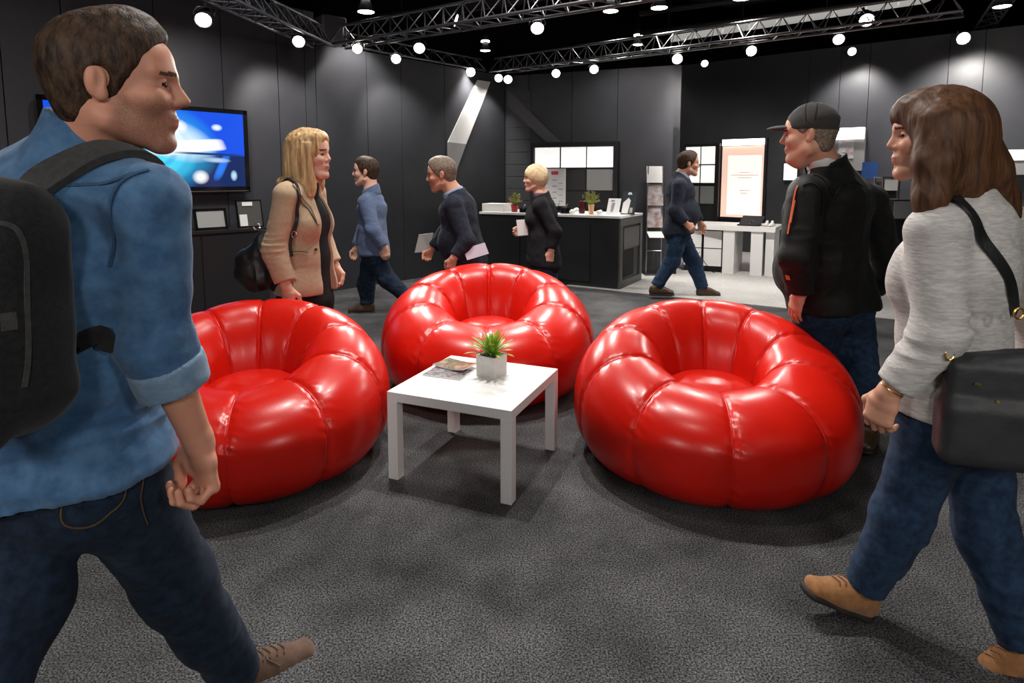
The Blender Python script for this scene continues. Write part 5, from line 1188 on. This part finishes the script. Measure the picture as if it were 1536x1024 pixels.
# ---------- brown-haired woman in the right foreground
def woman_sweater():
    J = dict(nb=at(1440,298,1.76), sL=at(1402,344,1.66), sR=at(1508,340,1.86), eL=at(1410,498,1.62), wL=at(1332,590,1.66), eR=at(1560,500,1.95), wR=at(1560,600,1.9),
             pe=at(1432,610,1.78), hL=at(1402,640,1.76), hR=at(1462,645,1.82), kL=at(1352,772,1.80), aL=at(1296,884,1.85), tL=at(1222,880,1.85), kR=at(1478,800,1.76), aR=at(1538,975,1.66), tR=at(1475,1012,1.66))
    J['wa'] = at(1428,500,1.77); J['ch'] = at(1432,405,1.76)
    h = Head(at(1402,205,1.77), (-.93,.34,-.02), 1.02); B = Body(J, h, 1.02, fem=True)
    r = thing('person', (J['pe'][0], J['pe'][1], 0), 'woman with long brown hair and light grey sweater striding left in the right foreground', 'person')
    B.body(r, M['skin'], {'L': dict(d=V(-.25,.1,-1), n=V(.85,.5,0), curl=(.75,.85,.6), thumb=.9), 'R': dict(d=V(0,0,-1), n=V(-1,0,0))}, .006, .0032, hs=1.05, brow=M['hair_long'])
    sw = Sh(); B.torso(sw, .022, low=(J['pe']-V(0,0,.03), (.180,.142)))
    for q in 'RL': B.arm(sw, q, .022, .020, .86, flat=True)
    sw.half(J['nb']+V(0,0,.01), V(-.25,.1,1)); sw.half(at(1400,626,1.7), V(0,0,-1), .004)
    def fd(P):
        near = np.exp(-(np.linalg.norm(P-J['eL'], axis=1)/.14)**2); q = P+.03*vnoise(P*4)[:,None]; return .004*ridge(q*V(7,7,4)+2)+.0075*near*ridge(q*V(5,5,26)+5)
    so = solid('sweater', sw, M['sweater'], r, .006, disp=fd)
    js = Sh(); B.pants(js, .008)
    for q in 'RL': B.leg(js, q, .010, .022, .95, .05, flat=True)
    solid('jeans', js, M['denim_blue'], r, .006, disp=lambda P: folds(P, .006, (9,9,20), 51)*np.clip((.8-P[:,2])*2, .2, 1))
    upL = unit(V(.45,-.05,1)); shoe('shoe', J['aL'], J['tL'], r, upL, M['suede'], M['sole'], s=1.0, laces=M['suede_dark'])
    shoe('shoe', J['aR'], J['tR'], r, unit(V(-.15,.1,1)), M['suede'], M['sole'], s=1.0, laces=M['suede'])
    # bracelet
    ar = Sh(); B.arm(ar, 'L'); ax = unit(J['wL']-J['eL']); c = lerp(J['eL'], J['wL'], .93); a1 = unit(np.cross(ax, (0,1,0))); a2 = np.cross(ax, a1)
    P, G = ar.project([c+.04*(a1*math.cos(q)+a2*math.sin(q)) for q in np.linspace(0, 2*math.pi, 25)[:-1]], .002); mb = MB(); mb.tube(P, .0022, 6, closed=True); mb.build('bracelet', M['gold'], r, True)
    # long hair: crown, fringe and falling lengths
    hs = Sh(); cranium(hs, h, .018); E = h.ell; Y = 1.80
    E(hs, (0,.045,.070), (.066,.062,.056), .02); E(hs, (0,-.06,-.01), (.088,.070,.11), .03)
    hs.chain([at(1412,185,1.70), at(1404,245,1.68), at(1396,295,1.67), at(1388,345,1.66)], [(.060,.05),(.050,.045),(.038,.036),(.022,.022)], .04)
    hs.chain([at(1440,190,1.78), at(1462,260,1.80), at(1482,310,1.82), at(1505,355,1.83)], [(.075,.09),(.080,.085),(.060,.075),(.030,.045)], .04)
    hs.chain([at(1430,200,1.74), at(1440,270,1.72), at(1452,320,1.70)], [(.07,.07),(.065,.05),(.03,.03)], .04)
    hs.chain([at(1450,220,1.84), at(1490,300,1.88), at(1520,340,1.9)], [(.07,.07),(.06,.05),(.03,.03)], .04)
    E(hs, (0,.125,-.035), (.075,.062,.082), .014, 's'); E(hs, (-.01,.090,-.04), (.060,.040,.060), .012, 's')
    def hd_(P):
        q = P[:,0]*1.0+P[:,2]*.42; return .0022*ridge(np.stack([q*30, P[:,1]*30, P[:,2]*1.6], 1))+.0012*vnoise(np.stack([q*85, P[:,1]*85, P[:,2]*3], 1))
    solid('hair', hs, M['hair_long'], r, .0045, disp=hd_)
    # tote bag with strap
    bc = at(1504,618,1.55); rr, ff, uu = frame_of(V(.35,1,0)); bg_ = thing('tote_bag', bc-V(0,0,.2), 'large charcoal tote bag on the strap of the brown-haired woman at the right edge', 'bag')
    bs = Sh(); sl_ = unit(rr+uu*.18); s2_ = np.cross(sl_, ff); s2_ = s2_ if s2_[2] > 0 else -s2_
    bs.box(bc, (.130,.042,.134), (rr, ff, uu), .018, .02); bs.box(bc-uu*.05, (.142,.058,.09), (rr, ff, uu), .035, .02); bs.box(bc+uu*.115+rr*.01, (.135,.030,.045), (sl_, ff, s2_), .014, .02)
    body = solid('bag_body', bs, M['tote'], bg_, .005, disp=lambda P: .007*ridge(P*V(6,4,3)+8)+.003*vnoise(P*22))
    strip('strap', sw, [at(1425,282,1.68), at(1445,300,1.64), at(1462,330,1.62), at(1485,385,1.62), at(1508,440,1.64), at(1522,468,1.66)], .034, .006, M['bag'], bg_, .006)
    for x, y in ((1528,470),(1424,532)):
        mb = MB(); rc = at(x,y,1.56); mb.tube([rc+V(.012*math.cos(a), 0, .014*math.sin(a)) for a in np.linspace(0,6.0,14)], .003, 6); mb.build('ring', M['gold'], bg_, True)
    for x, y in ((1462,571),(1489,598)):
        P, G = bs.project([at(x,y,1.55)], .003); mb = MB(); mb.ribbon([P[0]-V(.010,0,0), P[0]+V(.010,0,-.004)], [G[0],G[0]], .007, .004); mb.build('clasp', M['gold'], body)
woman_sweater()

# ---------- walkers in the background
def walker(label, J, hc, hf, hsz, g, top, bottom, hairm, skin, hands, hem, fem=False, hair='short', sleeve=.86, collar=None, inner=None, shoe_m=None, belly=0.0, hand_s=1.0, topname='jacket', seed=0, tin=.024, sz=1.05):
    J = {k: at(*v) for k, v in J.items()}
    for q in 'RL':
        if J['a'+q][2] < .16: J['a'+q][2] = max(J['a'+q][2], .09)
    h = Head(at(*hc), hf, hsz); B = Body(J, h, g, fem=fem, belly=belly); J = B.J
    r = thing('person', (J['pe'][0], J['pe'][1], 0), label, 'person')
    B.body(r, skin, hands, .009, .006, hs=hand_s, brow=hairm)
    if inner:
        s_ = Sh(); B.torso(s_, .010); s_.half(J['nb']+V(0,0,.02), (0,0,1)); solid('shirt', s_, inner, r, .010)
    sh = Sh(); B.torso(sh, tin, low=(J['pe']-V(0,0,.05), (.175*g+tin,.125*g+tin)))
    for q in 'RL': B.arm(sh, q, .020, .022, sleeve, flat=True)
    zc = at(768, hem, J['pe'][1])[2]
    sh.half(J['nb']+V(0,0,.008), V(hf[0]*.4, hf[1]*.4, 1), .004)
    if inner: sh.ecap(J['nb']+B.fw*.13*g, J['ch']+B.fw*.20*g-V(0,0,.05), (.05*g,.10), (.018,.10), B.ss, .006, 's')
    t = solid(topname, sh, top, r, .009, disp=lambda P: .006*ridge(P*V(8,8,7)+seed)+.003*vnoise(P*25+seed))
    if collar is not None:
        n0 = J['nb']; n1 = h.w(0,-.03,-.06); cs = Sh(); cs.ecap(n0-V(0,0,.03), lerp(n0, n1, .5), (.092*g,.086*g), (.080*g,.074*g), B.ss, .01); cs.half(lerp(n0, n1, .24), V(hf[0]*.5, 0, 1), .004); solid('collar', cs, collar, r, .007)
    js = Sh(); B.pants(js, .008)
    for q in 'RL': B.leg(js, q, .012, .026, .97, .05, flat=True)
    solid('jeans', js, bottom, r, .009, disp=lambda P: folds(P, .008, (7,7,14), seed+3))
    for q in 'RL':
        a, t_ = J['a'+q], J['t'+q]; up = V(0,0,1) if a[2] < .14 else unit(V(0,0,1)+.6*V(unit(t_-a)[0], unit(t_-a)[1], 0))
        shoe('shoe', a, t_, r, up, shoe_m or M['leather_shoe'], M['sole'], s=sz, step=.009)
    if hair == 'short': short_hair(h, hairm, r, .010, .010, .045, .006)
    elif hair == 'bob':
        hs = Sh(); cranium(hs, h, .018); h.ell(hs, (0,-.045,.0), (.090,.070,.085), .03)
        h.ell(hs, (0,.120,-.03), (.075,.065,.080), .012, 's'); hs.half(h.w(0,0,-.085), -h.U, .01); solid('hair', hs, hairm, r, .006, disp=lambda P: .003*ridge(P*V(50,50,10)))
    return r, B, sh, h
dn = lambda x=0, y=0: V(x, y, -1)
Y = 6.3
walker('man in a blue-grey checked shirt and jeans walking left past the dark wall', dict(nb=(557,284,Y), sL=(548,302,6.16), sR=(566,300,6.46), eL=(560,345,6.08), wL=(578,372,6.10), eR=(546,342,6.5), wR=(534,372,6.45), pe=(560,372,Y), hL=(560,380,6.22), hR=(560,380,6.38),
       kR=(549,425,6.36), aR=(551,462,6.34), tR=(528,470,6.34), kL=(580,418,6.24), aL=(610,446,6.22), tL=(600,458,6.22)), (549,258,Y), (-1,0,0), 1.18, 1.12, M['shirt_plaid'], M['denim'], M['hair_short'], M['skin_fair'],
       {'L': dict(d=V(.1,0,-1), n=V(-.2,1,0), curl=(.6,.7,.4)), 'R': dict(d=V(-.15,0,-1), n=V(.2,-1,0), curl=(.6,.7,.4))}, 372, collar=M['shirt_plaid'], topname='shirt', seed=2, belly=.0, tin=.012, sz=1.15)
Y = 5.4
r4, B4, s4, h4 = walker('stooping grey-haired man in a navy blazer walking left with papers behind the middle chair', dict(nb=(682,288,Y), sL=(680,308,5.24), sR=(700,306,5.58), eL=(700,362,5.16), wL=(680,388,5.12), eR=(668,350,5.56), wR=(646,374,5.52), pe=(700,388,Y), hL=(700,398,5.32), hR=(700,398,5.48),
       kR=(670,455,5.46), aR=(655,510,5.44), tR=(628,520,5.44), kL=(716,455,5.34), aL=(748,500,5.32), tL=(735,515,5.32)), (663,262,Y), (-.97,.05,-.15), 1.2, 1.18, M['navy'], M['denim_blue'], M['hair_grey'], M['skin'],
       {'L': dict(d=V(-.3,0,-1), n=V(-.2,1,0), curl=(.7,.8,.5)), 'R': dict(d=V(-.4,0,-1), n=V(.2,-1,0), curl=(.9,.9,.5))}, 395, collar=M['shirt_blue'], inner=M['shirt_blue'], topname='blazer', seed=5, belly=.008)
def papers(name, c, ax, ux, w, hgt, th, m, label, cat):
    c = np.asarray(c, float); ax = unit(ax); ux = unit(ux); nn = np.cross(ax, ux); mb = MB()
    mb.slab([c-ax*w/2-ux*hgt/2, c+ax*w/2-ux*hgt/2, c+ax*w/2+ux*hgt/2, c-ax*w/2+ux*hgt/2], nn*th); tag(mb.build(name, m), label, cat)
papers('booklet', at(636,364,5.50), V(1,.1,.1), V(.25,0,1), .13, .17, .012, mat('booklet_grey', (.40,.41,.40), .6), 'pale booklet in the front hand of the stooping man in the navy blazer', 'booklet')
papers('folded_paper', at(714,377,5.12), V(1,.1,.3), V(-.35,.2,.9), .19, .10, .01, mat('lilac_paper', (.6,.58,.68), .6), 'lilac white folded paper beside the hip of the stooping man in the navy blazer', 'paper')
Y = 5.8
walker('fair-haired person in a black jacket walking left in front of the reception counter', dict(nb=(811,292,Y), sL=(810,308,5.68), sR=(818,308,5.94), eL=(832,348,5.62), wL=(826,378,5.60), eR=(802,342,5.94), wR=(786,348,5.92), pe=(815,388,Y), hL=(815,398,5.72), hR=(815,398,5.88),
       kR=(800,448,5.86), aR=(792,495,5.84), tR=(772,502,5.84), kL=(830,448,5.74), aL=(850,490,5.72), tL=(838,500,5.72)), (803,268,Y), (-.98,-.1,-.03), 1.0, 1.05, M['black_cloth'], M['denim_blue'], M['hair_pale'], M['skin_fair'],
       {'L': dict(d=V(-.1,0,-1), n=V(-.2,1,0)), 'R': dict(d=V(-1,0,-.1), n=V(.1,-1,.2), curl=(.9,.9,.5))}, 388, hair='bob', fem=True, inner=mat('plum_shirt', (.12,.06,.10), .8), topname='jacket', seed=8)
papers('leaflet', at(785,341,5.78), V(1,.1,.05), V(-.1,0,1), .12, .15, .008, M['paper'], 'white leaflet held by the fair-haired person in the black jacket', 'leaflet')
Y = 7.2
walker('man in a black blazer and blue jeans walking right on the pale carpet edge', dict(nb=(1022,262,Y), sR=(1020,278,7.04), sL=(1018,276,7.38), eR=(1012,316,6.98), wR=(1030,336,6.94), eL=(1040,312,7.42), wL=(1050,334,7.42), pe=(1018,342,Y), hR=(1018,350,7.12), hL=(1018,350,7.28),
       kL=(1040,392,7.28), aL=(1054,437,7.26), tL=(1076,444,7.26), kR=(1008,392,7.12), aR=(984,430,7.10), tR=(996,444,7.10)), (1032,246,Y), (1,.02,-.02), 1.16, 1.16, M['navy'], M['denim_blue'], M['hair_short'], M['skin'],
       {'R': dict(d=V(.7,-.2,-.6), n=V(0,1,-.3), curl=(.7,.8,.4)), 'L': dict(d=V(.2,0,-1), n=V(0,-1,0))}, 340, collar=M['shirt_blue'], topname='blazer', seed=12, belly=.012, sz=1.2)
# ============================================================ camera, world, exposure
cd = bpy.data.cameras.new('camera'); cd.sensor_width = 36; cd.lens = F_PX/1536*36; cd.shift_y = -(512-CY)/1536; cd.clip_start = .05
co = bpy.data.objects.new('camera', cd); C.objects.link(co); co.location = (0,0,CAM_Z); co.rotation_euler = (math.pi/2-PITCH, 0, 0); SC.camera = co
w = bpy.data.worlds.new('world'); SC.world = w; w.use_nodes = True; bg = w.node_tree.nodes['Background']; bg.inputs[0].default_value = (.5,.55,.65,1); bg.inputs[1].default_value = .02
SC.view_settings.view_transform = 'Standard'; SC.view_settings.look = 'None'; SC.view_settings.gamma = 1; SC.view_settings.use_curve_mapping = False; SC.view_settings.exposure = 0.0
